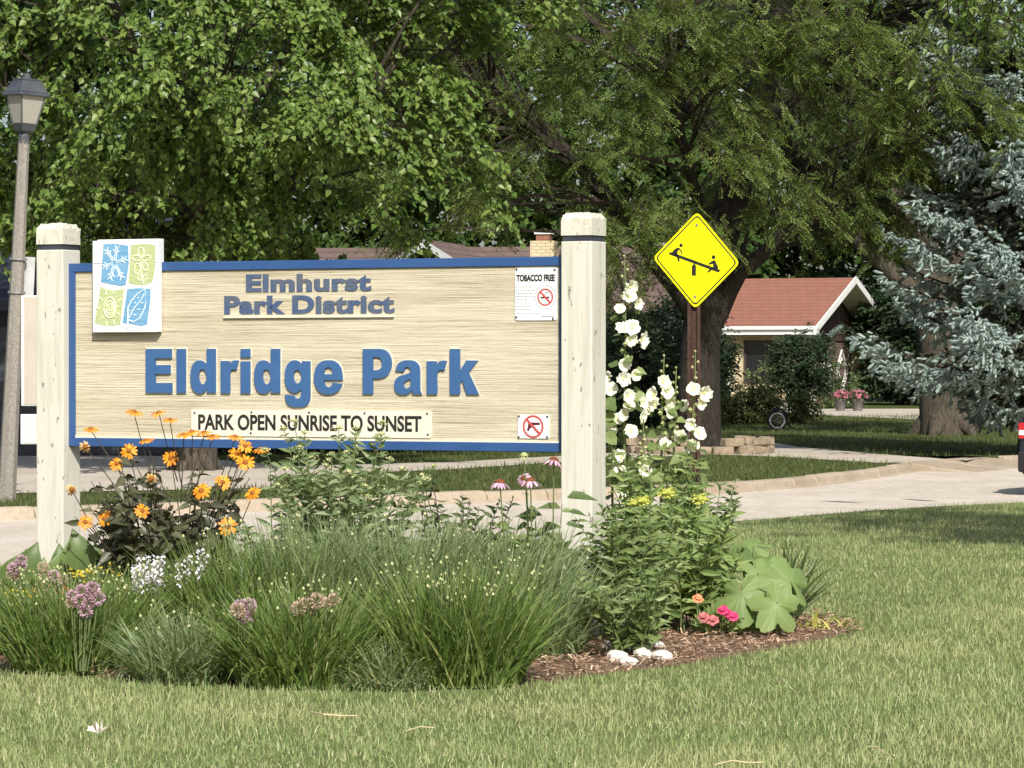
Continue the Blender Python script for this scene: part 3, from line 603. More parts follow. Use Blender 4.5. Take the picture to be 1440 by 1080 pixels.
# ------------------------------------------------------------------ houses
def wall_quad(b, p0, p1, z0, z1, th=.2):
    p0 = np.array(p0, float); p1 = np.array(p1, float); u = (p1-p0)/np.linalg.norm(p1-p0); n = np.array([-u[1], u[0]])*th
    f = lambda s, z, t: (*(p0+u*s+n*t), z); L = np.linalg.norm(p1-p0)
    b.prism([(0,z0), (L,z0), (L,z1), (0,z1)], f, 1.0, 0.0)
def brick_house():
    d0 = 118.0; a = R(24); cx = gx(1148, d0)
    root = thing('brick_house', 'yellow brick bungalow with red-brown roof, white gutters and diamond-trimmed garage door', 'house', (cx, d0, 0), -a)
    # local: x along the eave (right = gable end at x=0), -y towards the camera; front eave at y=0
    W = 8.2; Lh = 13.0; ez = 2.44; rz = 4.25; oh = .65
    r = B(); th = .14
    def slope(y0, z0, y1, z1): r.add([[-Lh,y0,z0], [0,y0,z0], [0,y1,z1], [-Lh,y1,z1], [-Lh,y0,z0+th], [0,y0,z0+th], [0,y1,z1+th], [-Lh,y1,z1+th]], [[3,2,1,0],[4,5,6,7],[0,1,5,4],[1,2,6,5],[2,3,7,6],[3,0,4,7]])
    slope(0, ez+.12, W/2, rz); slope(W/2, rz, W, ez+.12); ro_ = r.build('roof', M['shingle'], root)
    g = B(); g.box((-Lh/2,-.06,ez+.20), (Lh,.12,.11)); g.build('gutter', M['fascia'], ro_)
    f = B(); f.box((-Lh/2,-.005,ez+.06), (Lh,.04,.17)); f.build('fascia', M['fascia'], ro_)
    for s in (0, 1):
        v = B(); y0, y1 = (0-.02, W/2) if s == 0 else (W/2, W+.02); z0, z1 = (ez+.02, rz-.06) if s == 0 else (rz-.06, ez+.02)
        v.prism([(y0,z0), (y1,z1), (y1,z1+.24), (y0,z0+.24)], lambda u, z, t: (t, u, z), -.02, .03); v.build('rake_board', M['fascia'], ro_)
    e = B(); e.box((-.35,.17,ez-.02), (.75,.36,.04)); e.box((-.02,.05,ez+.06), (.1,.3,.24)); e.build('eave_return', M['fascia'], ro_)
    gx0 = -1.0                                             # recessed gable wall plane
    sf = B(); sf.prism([(.02,ez+.10), (W/2,rz-.02), (W-.02,ez+.10), (W-.02,ez+.08), (W/2,rz-.05), (.02,ez+.08)], lambda u, z, t: (t, u, z), gx0, -.03); sf.build('soffit', M['soffit'], ro_)
    tri = B(); tri.prism([(.35,ez+.02), (W-.35,ez+.02), (W/2,rz-.16)], lambda u, z, t: (t, u, z), gx0-.15, gx0); gb = tri.build('gable_boards', M['brown'], root)
    for i in range(15):
        y = .9+i*.44; zt = ez+.02+(rz-.18-ez)*(1-abs(y-W/2)/(W/2-.35))-.05
        if zt > ez+.15: bt = B(); bt.box((gx0+.015,y,(ez+.02+zt)/2), (.03,.05,zt-ez-.02)); bt.build('batten', M['brown'], gb)
    fw = B(); fw.box((-Lh/2-.5,oh+.1,ez/2), (Lh-1.1,.2,ez)); fwall = fw.build('front_wall', M['brick'], root)
    gw = B(); wall_quad(gw, (gx0-.1,oh+.0), (gx0-.1,3.1), 0, ez+.02); gw.build('side_wall', M['brickpale'], root)
    pr = B(); pr.box((gx0-.05,W-1.05,ez/2), (.45,.7,ez)); pr.build('brick_pier', M['brick'], root)
    bk = B(); bk.box((-Lh/2,W-.5,ez/2), (Lh-2.4,.2,ez)); bk.box((-Lh+.6,W/2,ez/2), (.2,W-1.4,ez)); bk.build('back_wall', M['brickpale'], root)
    gd = B(); gd.box((gx0-.12,(3.1+W-1.4)/2,1.1), (.1,W-1.4-3.1,2.25)); door = gd.build('garage_door', M['brownwall'], root)
    hd = B(); hd.box((gx0-.1,(3.1+W-1.4)/2,2.34), (.16,W-1.4-3.1,.22)); hd.build('door_header', M['brown'], root)
    for yy in (4.05, 5.75):
        for s in (1.0, .62):
            o = B(); Q = [(yy,1.15+.78*s), (yy+.62*s,1.15), (yy,1.15-.78*s), (yy-.62*s,1.15)]
            for i in range(4):
                p, q = np.array(Q[i]), np.array(Q[(i+1) % 4]); n = np.array([-(q-p)[1], (q-p)[0]]); n = n/np.linalg.norm(n)*.03
                o.prism([tuple(p-n), tuple(q-n), tuple(q+n), tuple(p+n)], lambda u, z, t: (t, u, z), gx0-.08, gx0-.035)
            o.build('diamond_trim', M['fascia'], door)
    w_ = B(); wy = 1.75; w_.prism([(wy,1.9), (wy+.6,1.2), (wy,.5), (wy-.6,1.2)], lambda u, z, t: (t, u, z), gx0-.12, gx0+.02); dw = w_.build('diamond_window', M['darkwindow'], root)
    o = B(); Q = [(wy,2.0), (wy+.69,1.2), (wy,.4), (wy-.69,1.2)]
    for i in range(4):
        p, q = np.array(Q[i]), np.array(Q[(i+1) % 4]); n = np.array([-(q-p)[1], (q-p)[0]]); n = n/np.linalg.norm(n)*.07
        o.prism([tuple(p-n), tuple(q-n), tuple(q+n), tuple(p+n)], lambda u, z, t: (t, u, z), gx0-.1, gx0+.05)
    o.build('window_frame', M['soffit'], dw)
    for x0, x1, z0, z1 in ((-2.75,-1.25,.85,2.2), (-8.2,-6.2,.9,2.1)):
        p = B(); p.box(((x0+x1)/2,oh+.02,(z0+z1)/2), (x1-x0,.06,z1-z0)); wn = p.build('window', M['darkwindow'], root)
        fr = B()
        for bx in (((x0+x1)/2,z1,x1-x0+.1,.07), ((x0+x1)/2,z0,x1-x0+.1,.07), (x0,(z0+z1)/2,.07,z1-z0), (x1,(z0+z1)/2,.07,z1-z0), ((x0+x1)/2,(z0+z1)/2,.05,z1-z0)): fr.box((bx[0],oh-.02,bx[1]), (bx[2],.06,bx[3]))
        fr.build('window_frame', M['brown'], wn)
    dp = B(); dp.tube([[-3.55,.0,ez+.12], [-3.5,.05,ez-.1], [-3.3,oh-.06,ez-.5], [-3.3,oh-.06,.1]], [.045]*4, 6); dp.build('downspout', M['fascia'], root)
    ch = B(); ch.box((-7.5,W/2+.3,4.9), (.8,.7,1.6)); ch.build('chimney', M['brickpale'], ro_)
    st = B(); st.box((-1.9,-.1,.09), (1.8,1.4,.18)); st.build('porch_step', M['walk'], root)
brick_house()
def brown_house():
    d0 = 92.0; root = thing('brown_roof_house', 'house with brown shingle roof, small front gable and beige chimney seen over the sign', 'house', (gx(609, d0), d0, 0), R(-12))
    w_ = B(); w_.box((0,4.2,1.5), (12,8,3.0)); w_.build('wall', M['brickpale'], root)
    r = B(); r.prism([(-.5,2.75), (4.2,4.42), (8.9,2.75), (8.9,2.95), (4.2,4.62), (-.5,2.95)], lambda u, z, t: (t, u, z), -6.4, 6.4); rf = r.build('roof', M['shinglebrown'], root)
    g = B(); g.prism([(-1.5,3.55), (0,4.48), (1.5,3.55), (1.5,3.70), (0,4.66), (-1.5,3.70)], lambda u, z, t: (u, t, z), 3.6, -1.0); gr = g.build('gable_roof', M['shinglebrown'], root)
    k = B(); k.prism([(-1.52,3.5), (0,4.45), (1.52,3.5), (1.52,3.7), (0,4.65), (-1.52,3.7)], lambda u, z, t: (u, t, z), -1.0, -1.06); k.build('rake_board', M['aluminium'], gr)  # grey trim: shade on the pale gable edge is painted in
    gw = B(); gw.prism([(-1.3,0), (1.3,0), (1.3,3.62), (0,4.41), (-1.3,3.62)], lambda u, z, t: (u, t, z), .3, -.35); gw.build('gable_wall', M['brown'], root)
    c = B(); c.box((2.75,.9,3.2), (.62,.6,2.9)); ch = c.build('chimney', M['brick'], root)
    cc = B(); cc.box((2.75,.9,4.71), (.36,.36,.22)); cc.build('chimney_pot', M['shingle'], ch)
    c2 = B(); c2.box((2.75,.9,4.86), (.44,.44,.07)); c2.build('chimney_cap', M['fascia'], ch)
    for x in (-4.4, 4.6):
        p = B(); p.box((x,.16,1.6), (1.5,.1,1.2)); wn = p.build('window', M['darkwindow'], root); q = B(); q.box((x,.13,.97), (1.7,.14,.07)); q.build('window_sill', M['fascia'], wn)
brown_house()
def garage():
    d0 = 57.5; root = thing('dark_garage', 'shaded dark slate garage behind the left sign post', 'garage', (gx(75, d0), d0, 0), R(4))
    w_ = B(); w_.box((0,3,1.25), (4.6,6,2.5)); GS = surf('shaded_slate_siding', (.022,.025,.034), (.03,.034,.045), 4, .6, .3, 8, (1,1,14)); w_.build('wall', GS, root)  # near-black siding carries the shade on wall and roof in its colour
    r = B(); r.prism([(-.4,2.35), (3,3.9), (6.4,2.35), (6.4,2.5), (3,4.05), (-.4,2.5)], lambda u, z, t: (t, u, z), -2.6, 2.6); r.build('roof', GS, root)
    d = B(); d.box((0,-.03,1.05), (3.6,.08,2.1)); dr = d.build('door', M['darkband'], root)
    for i in range(5): p = B(); p.box((0,-.075,.22+i*.42), (3.5,.02,.36)); p.build('door_panel', M['darkband'], dr)
garage()

# ------------------------------------------------------------------ the park sign
PR = np.array([0.40, 19.87]); PL = np.array([-2.73, 21.40]); dv = PR-PL; SL = np.linalg.norm(dv); TH = math.atan2(-dv[1], dv[0])
mid = (PR+PL)/2
sign = thing('park_sign', 'cream wooden park sign with blue border and raised blue lettering between two posts', 'sign', (mid[0], mid[1], 0), -TH)
def mapper(org, th, yoff, zoff=0.0):
    u = np.array([math.cos(th), -math.sin(th)]); n = np.array([-math.sin(th), -math.cos(th)]); o = np.array(org)+n*(-yoff)
    def f(px, py):
        r = np.array([(px-CX)/FPX, 1.0]); s = (o@n)/(r@n); p = r*s-o; return (float(p@u), float(H-(py-HY)/FPX*s-zoff))
    return f
sp = mapper(mid, TH, -.02)
XY = lambda u, v, t: (u, t, v)                              # panel coordinates -> local
PW = .19; x0, x1 = -SL/2+PW/2-.01, SL/2-PW/2+.01; z0, z1 = 1.036, 2.132
for s in (-1, 1):
    b = B(); b.box((s*SL/2,0,1.062), (PW,PW,2.304)); me = bevel(b.mesh('post', M['post']), .006, 2); po = put('post', me, sign)
    b = B(); b.box((s*SL/2,0,2.231), (PW-.014,PW-.014,.034)); b.build('dark_groove', M['darkband'], po)
    b = B(); hw = PW/2; q = [(hw,2.247), (hw,2.342), (hw-.02,2.37), (0,2.376)]
    V = []; 
    for k, (r_, z_) in enumerate(q[:3]):
        V += [[s*SL/2+a*r_, c*r_, z_] for a, c in ((-1,-1), (1,-1), (1,1), (-1,1))]
    V.append([s*SL/2, 0, 2.376]); F4 = [[3,2,1,0]]+[[i*4+k, i*4+(k+1) % 4, i*4+4+(k+1) % 4, i*4+4+k] for i in range(2) for k in range(4)]
    b.add(V, F4); b.add([V[8], V[9], V[10], V[11], V[12]], [[0,1,4], [1,2,4], [2,3,4], [3,0,4]])
    me = b.mesh('post_cap', M['postcap']); bm = bmesh.new(); bm.from_mesh(me); bmesh.ops.remove_doubles(bm, verts=bm.verts, dist=1e-5)
    bmesh.ops.subdivide_edges(bm, edges=bm.edges, cuts=5, use_grid_fill=True)
    for v in bm.verts:
        if v.co.z > 2.335: v.co += Vector((random.gauss(0, .0015), random.gauss(0, .0015), random.gauss(0, .003)))
    bm.to_mesh(me); bm.free(); put('post_cap', me, po)
b = B(); b.box(((x0+x1)/2,0,(z0+z1)/2), (x1-x0-.02,.04,z1-z0-.02)); panel = b.build('sign_panel', M['wood'], sign)
fw = .052
for nm, c, d in (('frame_rail', ((x0+x1)/2,0,z1-fw/2), (x1-x0,.066,fw)), ('frame_rail', ((x0+x1)/2,0,z0+fw/2), (x1-x0,.066,fw)),
                 ('frame_stile', (x0+fw/2,0,(z0+z1)/2), (fw,.064,z1-z0-2*fw-.001)), ('frame_stile', (x1-fw/2,0,(z0+z1)/2), (fw,.064,z1-z0-2*fw-.001))):
    b = B(); b.box(c, d); put(nm, bevel(b.mesh(nm, M['blue']), .003), sign)
b = B(); b.box(((x0+x1)/2,-.022,z0+fw+.006), (x1-x0-2*fw,.012,.012)); b.build('cream_inner_edge', M['cream'], sign)
# lettering
_cache = {}
def _ring(cx_, cy_, rx, ry, n=10): return [(cx_+rx*math.cos(k*2*PI/n), cy_+ry*math.sin(k*2*PI/n), 1) for k in range(n)]
def _n(pts, x0_, x1_, y0_, y1_): return [((p[0]-x0_)/(x1_-x0_), (y1_-p[1])/(y1_-y0_))+tuple(p[2:]) for p in pts]
_d = [(510,60), (577,60), (577,397), (512,397), (512,368), (490,394,1), (452,403,1), (412,384,1), (391,338,1), (385,275,1), (391,210,1), (413,166,1), (450,148,1), (485,158,1), (510,182)]
_g = [(1250,155), (1313,155), (1313,430), (1305,470,1), (1278,498,1), (1218,508,1), (1158,498,1), (1128,466,1), (1118,412), (1186,420), (1194,437,1), (1216,443,1), (1238,432,1), (1244,400), (1244,370), (1222,391,1), (1190,398,1), (1150,380,1), (1125,338,1), (1117,275,1), (1125,208,1), (1150,166,1), (1190,148,1), (1225,158,1), (1250,184)]
GL = {'E': [[(0,0), (1,0), (1,.225), (.36,.225), (.36,.43), (.93,.43), (.93,.635), (.36,.635), (.36,.785), (.98,.785), (.98,1), (0,1)]],
      'l': [[(0,0), (1,0), (1,1), (0,1)]], 'i': [[(0,0), (1,0), (1,.72), (0,.72)], [(0,.805), (1,.805), (1,1), (0,1)]],
      'd': [_n(_d, 385, 577, 60, 403), _n(_ring(477,275,31,58), 385, 577, 60, 403)], 'g': [_n(_g, 1117, 1313, 148, 508), _n(_ring(1214,275,32,53), 1117, 1313, 148, 508)],
      'r': [_n([(620,155), (684,155), (684,192), (700,166,1), (724,151,1), (757,153), (739,223), (715,219,1), (699,228,1), (691,256,1), (690,397), (620,397)], 620, 757, 150, 397)],
      'e': [[(1.0,.42), (.985,.60,1), (.92,.80,1), (.76,.95,1), (.5,1.0,1), (.22,.94,1), (.06,.76,1), (0,.5,1), (.06,.24,1), (.22,.06,1), (.5,0,1), (.76,.05,1), (.92,.16,1), (.985,.31), (.66,.34), (.6,.24,1), (.5,.205,1), (.39,.26,1), (.335,.42)], [(.335,.59), (.665,.59), (.63,.73,1), (.5,.79,1), (.38,.73,1)]],
      'P': [[(0,0), (.34,0), (.34,.345), (.6,.345), (.82,.40,1), (.955,.52,1), (1,.67,1), (.955,.83,1), (.82,.95,1), (.6,1), (0,1)], [(.34,.53), (.50,.53), (.63,.57,1), (.67,.67,1), (.63,.78,1), (.50,.82), (.34,.82)]],
      'a': [[(.04,.69), (.11,.86,1), (.26,.965,1), (.5,1,1), (.75,.965,1), (.895,.84,1), (.93,.68), (.93,.22), (.945,.10,1), (1,0.015), (.68,.015), (.645,.12), (.5,.03,1), (.3,0,1), (.09,.07,1), (0,.26,1), (.05,.43,1), (.2,.54,1), (.42,.59,1), (.6,.655), (.58,.76,1), (.485,.805,1), (.39,.77,1), (.345,.67)], [(.6,.46), (.45,.41,1), (.345,.33,1), (.35,.22,1), (.45,.175,1), (.57,.24,1), (.6,.36,1)]],
      'k': [[(0,0), (.335,0), (.335,.215), (.43,.315), (.59,0), (1,0), (.655,.47), (.975,.745), (.575,.745), (.335,.50), (.335,1), (0,1)]]}
def heavy(ch):
    c = bpy.data.curves.new('t', 'CURVE'); c.dimensions = '2D'; c.fill_mode = 'FRONT'; c.resolution_u = 5
    for pts in GL[ch]:
        sp_ = c.splines.new('BEZIER'); sp_.bezier_points.add(len(pts)-1); sp_.use_cyclic_u = True
        for q, p in zip(sp_.bezier_points, pts):
            q.co = (p[0], p[1], 0); h = 'AUTO' if len(p) > 2 else 'VECTOR'; q.handle_left_type = h; q.handle_right_type = h
    return c
def glyph(body, off, spacing=1.0):
    if off == 'heavy': c = heavy(body); return _tobm(c)
    c = bpy.data.curves.new('t', 'FONT'); c.body = body; c.size = 1; c.offset = off; c.space_character = spacing; c.resolution_u = 6
    return _tobm(c)
def _tobm(c):
    o = bpy.data.objects.new('t', c); COL.objects.link(o); bpy.context.view_layer.update()
    me = bpy.data.meshes.new_from_object(o.evaluated_get(bpy.context.evaluated_depsgraph_get())); bpy.data.objects.remove(o)
    bm = bmesh.new(); bm.from_mesh(me); bpy.data.meshes.remove(me); return bm
def text_part(name, body, box, mat, parent, mp, front, back, off=.02, spacing=1.0, grow=0.0, shear=0.0):
    """fit a glyph run into the pixel box (x0,y0,x1,y1) measured on the sign face"""
    bm = glyph(body, off, spacing); xs = [v.co.x for v in bm.verts]; ys = [v.co.y for v in bm.verts]
    a, c = min(xs), max(xs); e, f = min(ys), max(ys); u0, v0 = mp(box[0], (box[1]+box[3])/2)[0]-grow, mp((box[0]+box[2])/2, box[3])[1]-grow; u1, v1 = mp(box[2], (box[1]+box[3])/2)[0]+grow, mp((box[0]+box[2])/2, box[1])[1]+grow
    for v in bm.verts:
        v.co = Vector((u0+(v.co.x-a)/(c-a)*(u1-u0), back, v0+(v.co.y-e)/(f-e)*(v1-v0)))
    ret = bmesh.ops.extrude_face_region(bm, geom=list(bm.faces)); 
    for v in [g for g in ret['geom'] if isinstance(g, bmesh.types.BMVert)]: v.co.y = front
    bmesh.ops.recalc_face_normals(bm, faces=bm.faces); me = bpy.data.meshes.new(name)
    for f_ in bm.faces: f_.smooth = False
    bm.to_mesh(me); bm.free(); me.materials.append(M[mat]); return put(name, me, parent)
L1 = [('E',206.5,490.5,243.5,552.5), ('l',250,490.5,262.5,552.5), ('d',269.5,490.5,304.5,553.5), ('r',312,506.5,337,553), ('i',340,490.5,353,553), ('d',359,490.5,395,553.5), ('g',402,506.5,437.5,572.5), ('e',443,506.5,483,554.5),
      ('P',511.7,490.5,552,554), ('a',555.7,506.5,594.5,555), ('r',601.7,506.8,629.5,554.2), ('k',634,490.5,674.5,554.5)]
for ch, *bx in L1:
    text_part('letter_outline', ch, bx, 'cream', panel, sp, -.0235, -.0195, 'heavy', grow=.006); text_part('letter', ch, bx, 'blueletter', panel, sp, -.034, -.0195, 'heavy')
text_part('lettering_line', 'Elmhurst', (346.5,385,522.5,410), 'fadedblue', panel, sp, -.0255, -.0195, .042, 1.06)
text_part('lettering_line', 'Park District', (316,415,555,441.5), 'fadedblue', panel, sp, -.0255, -.0195, .042, 1.06)
b = B(); a_, c_ = sp(316,446.5), sp(555,446.5); b.box(((a_[0]+c_[0])/2,-.027,a_[1]+.004), (c_[0]-a_[0],.016,.016)); b.build('shadow_line_ridge', M['cream'], panel)  # added ridge standing in for the shadow line below the lettering
def plate(name, px0, py0, px1, py1, mat, front, back, parent, mp=sp, rad=.012):
    (a, zt), (c, zb) = mp(px0, py0), mp(px1, py1); zt = mp((px0+px1)/2, py0)[1]; zb = mp((px0+px1)/2, py1)[1]
    pts = []
    for cx_, cz_, a0 in ((c-rad,zt-rad,0), (a+rad,zt-rad,90), (a+rad,zb+rad,180), (c-rad,zb+rad,270)):
        for k in range(4): t = R(a0+k*30); pts.append((cx_+rad*math.cos(t), cz_+rad*math.sin(t)))
    b = B(); b.prism(pts, XY, back, front); return b.build(name, M[mat], parent)
def screws(pl, pts, y, mat='darkband', mp=sp, r=.006):
    for px, py in pts:
        u, v = mp(px, py); b = B(); b.prism([(u+r*math.cos(k*PI/4), v+r*math.sin(k*PI/4)) for k in range(8)], XY, y+.001, y-.004); b.build('screw', M[mat], pl)
hp = plate('hours_plaque', 270,577,607,614.5, 'offwhite', -.030, -.0195, sign, rad=.01)
text_part('lettering_line', 'PARK OPEN SUNRISE TO SUNSET', (280,583.5,594,606), 'black', hp, sp, -.0315, -.0295, .028)
screws(hp, ((275,580.5), (355,579.5), (436,580), (514,581), (602,581.5), (354,609), (603,611)), -.030)
tp = plate('tobacco_free_plate', 725,376.5,784,450.5, 'white', -.027, -.0195, sign, rad=.015)
text_part('lettering_line', 'TOBACCO FREE', (727,386,781,395.8), 'black', tp, sp, -.028, -.0265, .05)
b = B(); g_ = np.random.default_rng(2)
for i, (wd) in enumerate((24,27,24,27,17,22,23,21)):        # the small print reads only as grey lines
    y = 403.5+i*4.5; x = 725.7; end = 725.7+wd
    while x < end-1:
        l = min(g_.uniform(2.2, 6), end-x); (u0, v0), (u1, _) = sp(x, y), sp(x+l, y); b.prism([(u0,v0-.0022), (u1,v0-.0022), (u1,v0+.0022), (u0,v0+.0022)], XY, -.0268, -.0276); x += l+.9
x = 727
for l in (8,5,6,12): (u0, v0), (u1, _) = sp(x, 440.3), sp(x+l, 440.3); b.prism([(u0,v0-.002), (u1,v0-.002), (u1,v0+.002), (u0,v0+.002)], XY, -.0268, -.0276); x += l+.9
for k in range(26):
    a = k*2*PI/26; u, v = sp(767.5, 418); r_ = .063
    if k in (7, 19): continue
    cu, cv = u+r_*math.cos(a), v+r_*1.02*math.sin(a); b.prism([(cu-.004,cv-.003), (cu+.004,cv-.003), (cu+.004,cv+.003), (cu-.004,cv+.003)], XY, -.0268, -.0276)
(u, v) = sp(772, 445); b.prism([(u-.04,v-.003), (u+.035,v-.001), (u+.035,v+.004), (u-.04,v+.004)], XY, -.0268, -.0276); b.build('small_print', M['grey_ink'], tp)
def ring(b, u, v, r0, r1, y0, y1, n=32, a0=0, a1=2*PI, sy=1.0):
    for k in range(n):
        t0, t1 = a0+(a1-a0)*k/n, a0+(a1-a0)*(k+1)/n
        b.prism([(u+r*math.cos(t), v+r*sy*math.sin(t)) for r, t in ((r0,t0), (r1,t0), (r1,t1), (r0,t1))], XY, y0, y1)
def strip(b, p, q, w_, y0, y1):
    p, q = np.array(p), np.array(q); n = np.array([-(q-p)[1], (q-p)[0]]); n = n/np.linalg.norm(n)*w_/2; b.prism([tuple(p-n), tuple(q-n), tuple(q+n), tuple(p+n)], XY, y0, y1)
u, v = sp(767.5, 418); b = B(); ring(b, u, v, .040, .049, -.0268, -.0279); strip(b, (u-.031,v+.031), (u+.031,v-.031), .011, -.0268, -.0281); b.build('prohibition_ring', M['red'], tp)
b = B(); strip(b, (u-.030,v-.002), (u+.026,v-.002), .009, -.0268, -.0276); ring(b, u+.012, v+.016, .010, .013, -.0268, -.0276, 8, .3, 3.6); b.build('cigarette_mark', M['darkred'], tp)
screws(tp, ((727,446), (778.5,448), (727.5,379), (781,379.5)), -.027)
gpz = plate('no_weapons_plate', 729,583,773,616.5, 'white', -.027, -.0195, sign, rad=.004)
u, v = sp(750.4, 600); b = B(); ring(b, u, v, .053, .065, -.0268, -.0279, sy=1.0); strip(b, (u-.043,v+.043), (u+.043,v-.043), .014, -.0268, -.0283); b.build('prohibition_ring', M['red'], gpz)
b = B(); pm = [(746,594), (760,594.3), (760,597.5), (751.5,598), (749,601), (746,602.5), (744.5,606.5), (741.6,605.5), (743.5,599), (743.3,596)]
b.prism([sp(*p) for p in pm], XY, -.0268, -.0276); b.build('pistol_mark', M['darkred'], gpz); screws(gpz, ((730.8,585.2), (770.5,586), (730.5,614.5), (770.3,614.5)), -.027)
# logo plaque, taller than the panel
sp2 = mapper(mid, TH, -.075); lp_ = plate('logo_plaque', 130.5,338,222.5,467, 'white', -.075, -.0345, sign, mp=sp2, rad=.003)
b = B(); (ua, va), (ub, vb) = sp2(131,337.9), sp2(222,370); b.box(((ua+ub)/2,-.0171,(va+vb)/2+.004), (ub-ua-.01,.0345,va-vb)); b.build('plaque_backing', M['white'], lp_)
b = B(); (ua, va), (ub, vb) = sp2(131,370.4), sp2(222,371.1); b.box(((ua+ub)/2,-.0753,va), (ub-ua-.004,.002,.004)); b.build('plaque_seam', M['grey_ink'], lp_)
lc2 = lambda x, y: sp2(120+x/7.2, 330+y/7.2)
tiles = [('tile_blue', [(185,97),(300,92),(435,112),(440,300),(410,508),(370,520),(270,505),(160,480)]), ('tile_green', [(465,105),(590,92),(710,105),(708,330),(680,480),(600,512),(500,505),(440,490)]),
         ('tile_green', [(155,520),(200,548),(270,565),(393,548),(375,730),(355,910),(270,922),(180,918),(95,895),(130,700)]), ('tile_blue', [(425,552),(540,540),(662,548),(660,650),(625,912),(560,924),(460,905),(378,895),(405,700)])]
tob = []
for m_, pts in tiles: b = B(); b.prism([lc2(*p) for p in pts][::-1], XY, -.0745, -.0765); tob.append(b.build('tile', M[m_], lp_))
def stroke(b, pts, r=.0042, closed=False):
    P = [lc2(*p) for p in pts]; P = P+[P[0]] if closed else P
    if len(P) == 2: P = [P[0], ((P[0][0]+P[1][0])/2, (P[0][1]+P[1][1])/2), P[1]]
    b.tube([[u, -.0765, v] for u, v in P], r, 6)
def ell(cx_, cy_, rx, ry, rot=0, n=16, t0=0, t1=2*PI):
    return [(cx_+rx*math.cos(t)*math.cos(rot)-ry*math.sin(t)*math.sin(rot), cy_+rx*math.cos(t)*math.sin(rot)+ry*math.sin(t)*math.cos(rot)) for t in np.linspace(t0, t1, n)]
b = B()                                                    # snowflake
for (ex, ey) in ((215,150), (325,125), (415,245), (375,440), (255,450), (185,325)):
    cx_, cy_ = 298, 287; dx, dy = ex-cx_, ey-cy_; L_ = math.hypot(dx, dy); nx, ny = -dy/L_, dx/L_
    for o in (-9, 9): stroke(b, [(cx_+dx*.15+nx*o, cy_+dy*.15+ny*o), (cx_+dx*.95+nx*o, cy_+dy*.95+ny*o)], .0034)
    for t, l in ((.62, 38), (.88, 26)):
        for sg in (-1, 1): stroke(b, [(cx_+dx*t, cy_+dy*t), (cx_+dx*(t+.2)+nx*l*sg, cy_+dy*(t+.2)+ny*l*sg)], .0034)
b.build('snowflake_relief', M['icon_blue'], lp_)
b = B(); stroke(b, ell(567,180,32,48)); stroke(b, ell(520,238,42,28,.25)); stroke(b, ell(620,240,44,26,-.3)); stroke(b, ell(530,345,30,52,.15)); stroke(b, ell(608,322,26,46,-.35))
stroke(b, [(562,270), (572,390), (592,505)]); stroke(b, ell(552,435,20,32,-.3)); stroke(b, ell(602,440,18,36,.4)); b.build('flower_relief', M['icon_green'], lp_)
b = B(); stroke(b, ell(250,740,60,105), .005); stroke(b, ell(254,745,40,72)); stroke(b, ell(255,738,20,36)); stroke(b, ell(240,770,25,30,0,8,.5,2.6))
for p, q in (((145,640),(180,670)), ((110,750),(155,745)), ((140,870),(175,835)), ((220,880),(215,930)), ((285,870),(298,910)), ((320,790),(355,815)), ((330,690),(365,650)), ((290,570),(285,600)), ((205,565),(215,610))): stroke(b, [p, q])
b.build('sun_relief', M['icon_green'], lp_)
b = B(); stroke(b, [(430,945), (433,860), (435,740), (470,670), (530,600), (605,552), (620,640), (605,740), (550,850), (490,885), (445,865)], .005); stroke(b, [(445,840), (500,740), (560,670), (600,600)])
for p, q in (((455,770),(468,772)), ((500,690),(515,692)), ((530,640),(545,642)), ((565,695),(590,690)), ((530,760),(560,755)), ((490,815),(515,812))): stroke(b, [p, q])
b.build('leaf_relief', M['icon_blue'], lp_)

# ------------------------------------------------------------------ yellow warning sign
yd = 32.0; yo = np.array([gx(977, yd), yd]); yth = R(25)
yel = thing('playground_warning_sign', 'yellow diamond warning sign with seesaw pictogram on rusty post', 'sign', (yo[0], yo[1], 0), -yth)
ym = mapper(yo, yth, -.03)
b = B(); zt = ym(980,300)[1]
b.box((0,.012,zt/2-.1), (.07,.006,zt+.0)); b.box((-.035,-.004,zt/2-.1), (.006,.034,zt)); b.box((.035,-.004,zt/2-.1), (.006,.034,zt)); b.box((-.048,-.02,zt/2-.1), (.028,.005,zt)); b.box((.048,-.02,zt/2-.1), (.028,.005,zt))
post = b.build('post', M['rustpost'], yel)
b = B()
for k in range(40): b.prism([(.007*math.cos(t), .35+k*.05+.007*math.sin(t)) for t in np.linspace(0, 2*PI, 7)[:-1]], XY, .0085, .0078)
b.build('bolt_holes', M['black'], post, kind='stuff')
cor = [(980.5,297.5), (1040.5,370), (977.5,434.5), (918,362.5)]
def rdia(shrink, rad):
    Q = [np.array(ym(*c)) for c in cor]; c0 = sum(Q)/4; Q = [c0+(q-c0)*shrink for q in Q]; pts = []
    for i in range(4):
        p, a, c = Q[i], Q[i-1], Q[(i+1) % 4]; ua = (a-p)/np.linalg.norm(a-p); uc = (c-p)/np.linalg.norm(c-p)
        for t in np.linspace(0, 1, 5): k0 = p+ua*rad; k1 = p+uc*rad; pts.append(tuple((1-t)**2*k0+2*t*(1-t)*p+t*t*k1))
    return pts[::-1]
b = B(); b.prism(rdia(1.0, .05), XY, -.027, -.030); pl = b.build('plate', M['yellow'], yel)
b = B(); o_, i_ = rdia(.945, .045), rdia(.905, .04)
for k in range(len(o_)): k2 = (k+1) % len(o_); b.prism([o_[k], o_[k2], i_[k2], i_[k]], XY, -.0298, -.0308)
b.build('border', M['black'], pl)
yc = lambda x, y: ym(900+x/6.75, 290+y/6.75)
b = B()
def yp(pts): b.prism([yc(*p) for p in pts][::-1], XY, -.0298, -.0309)
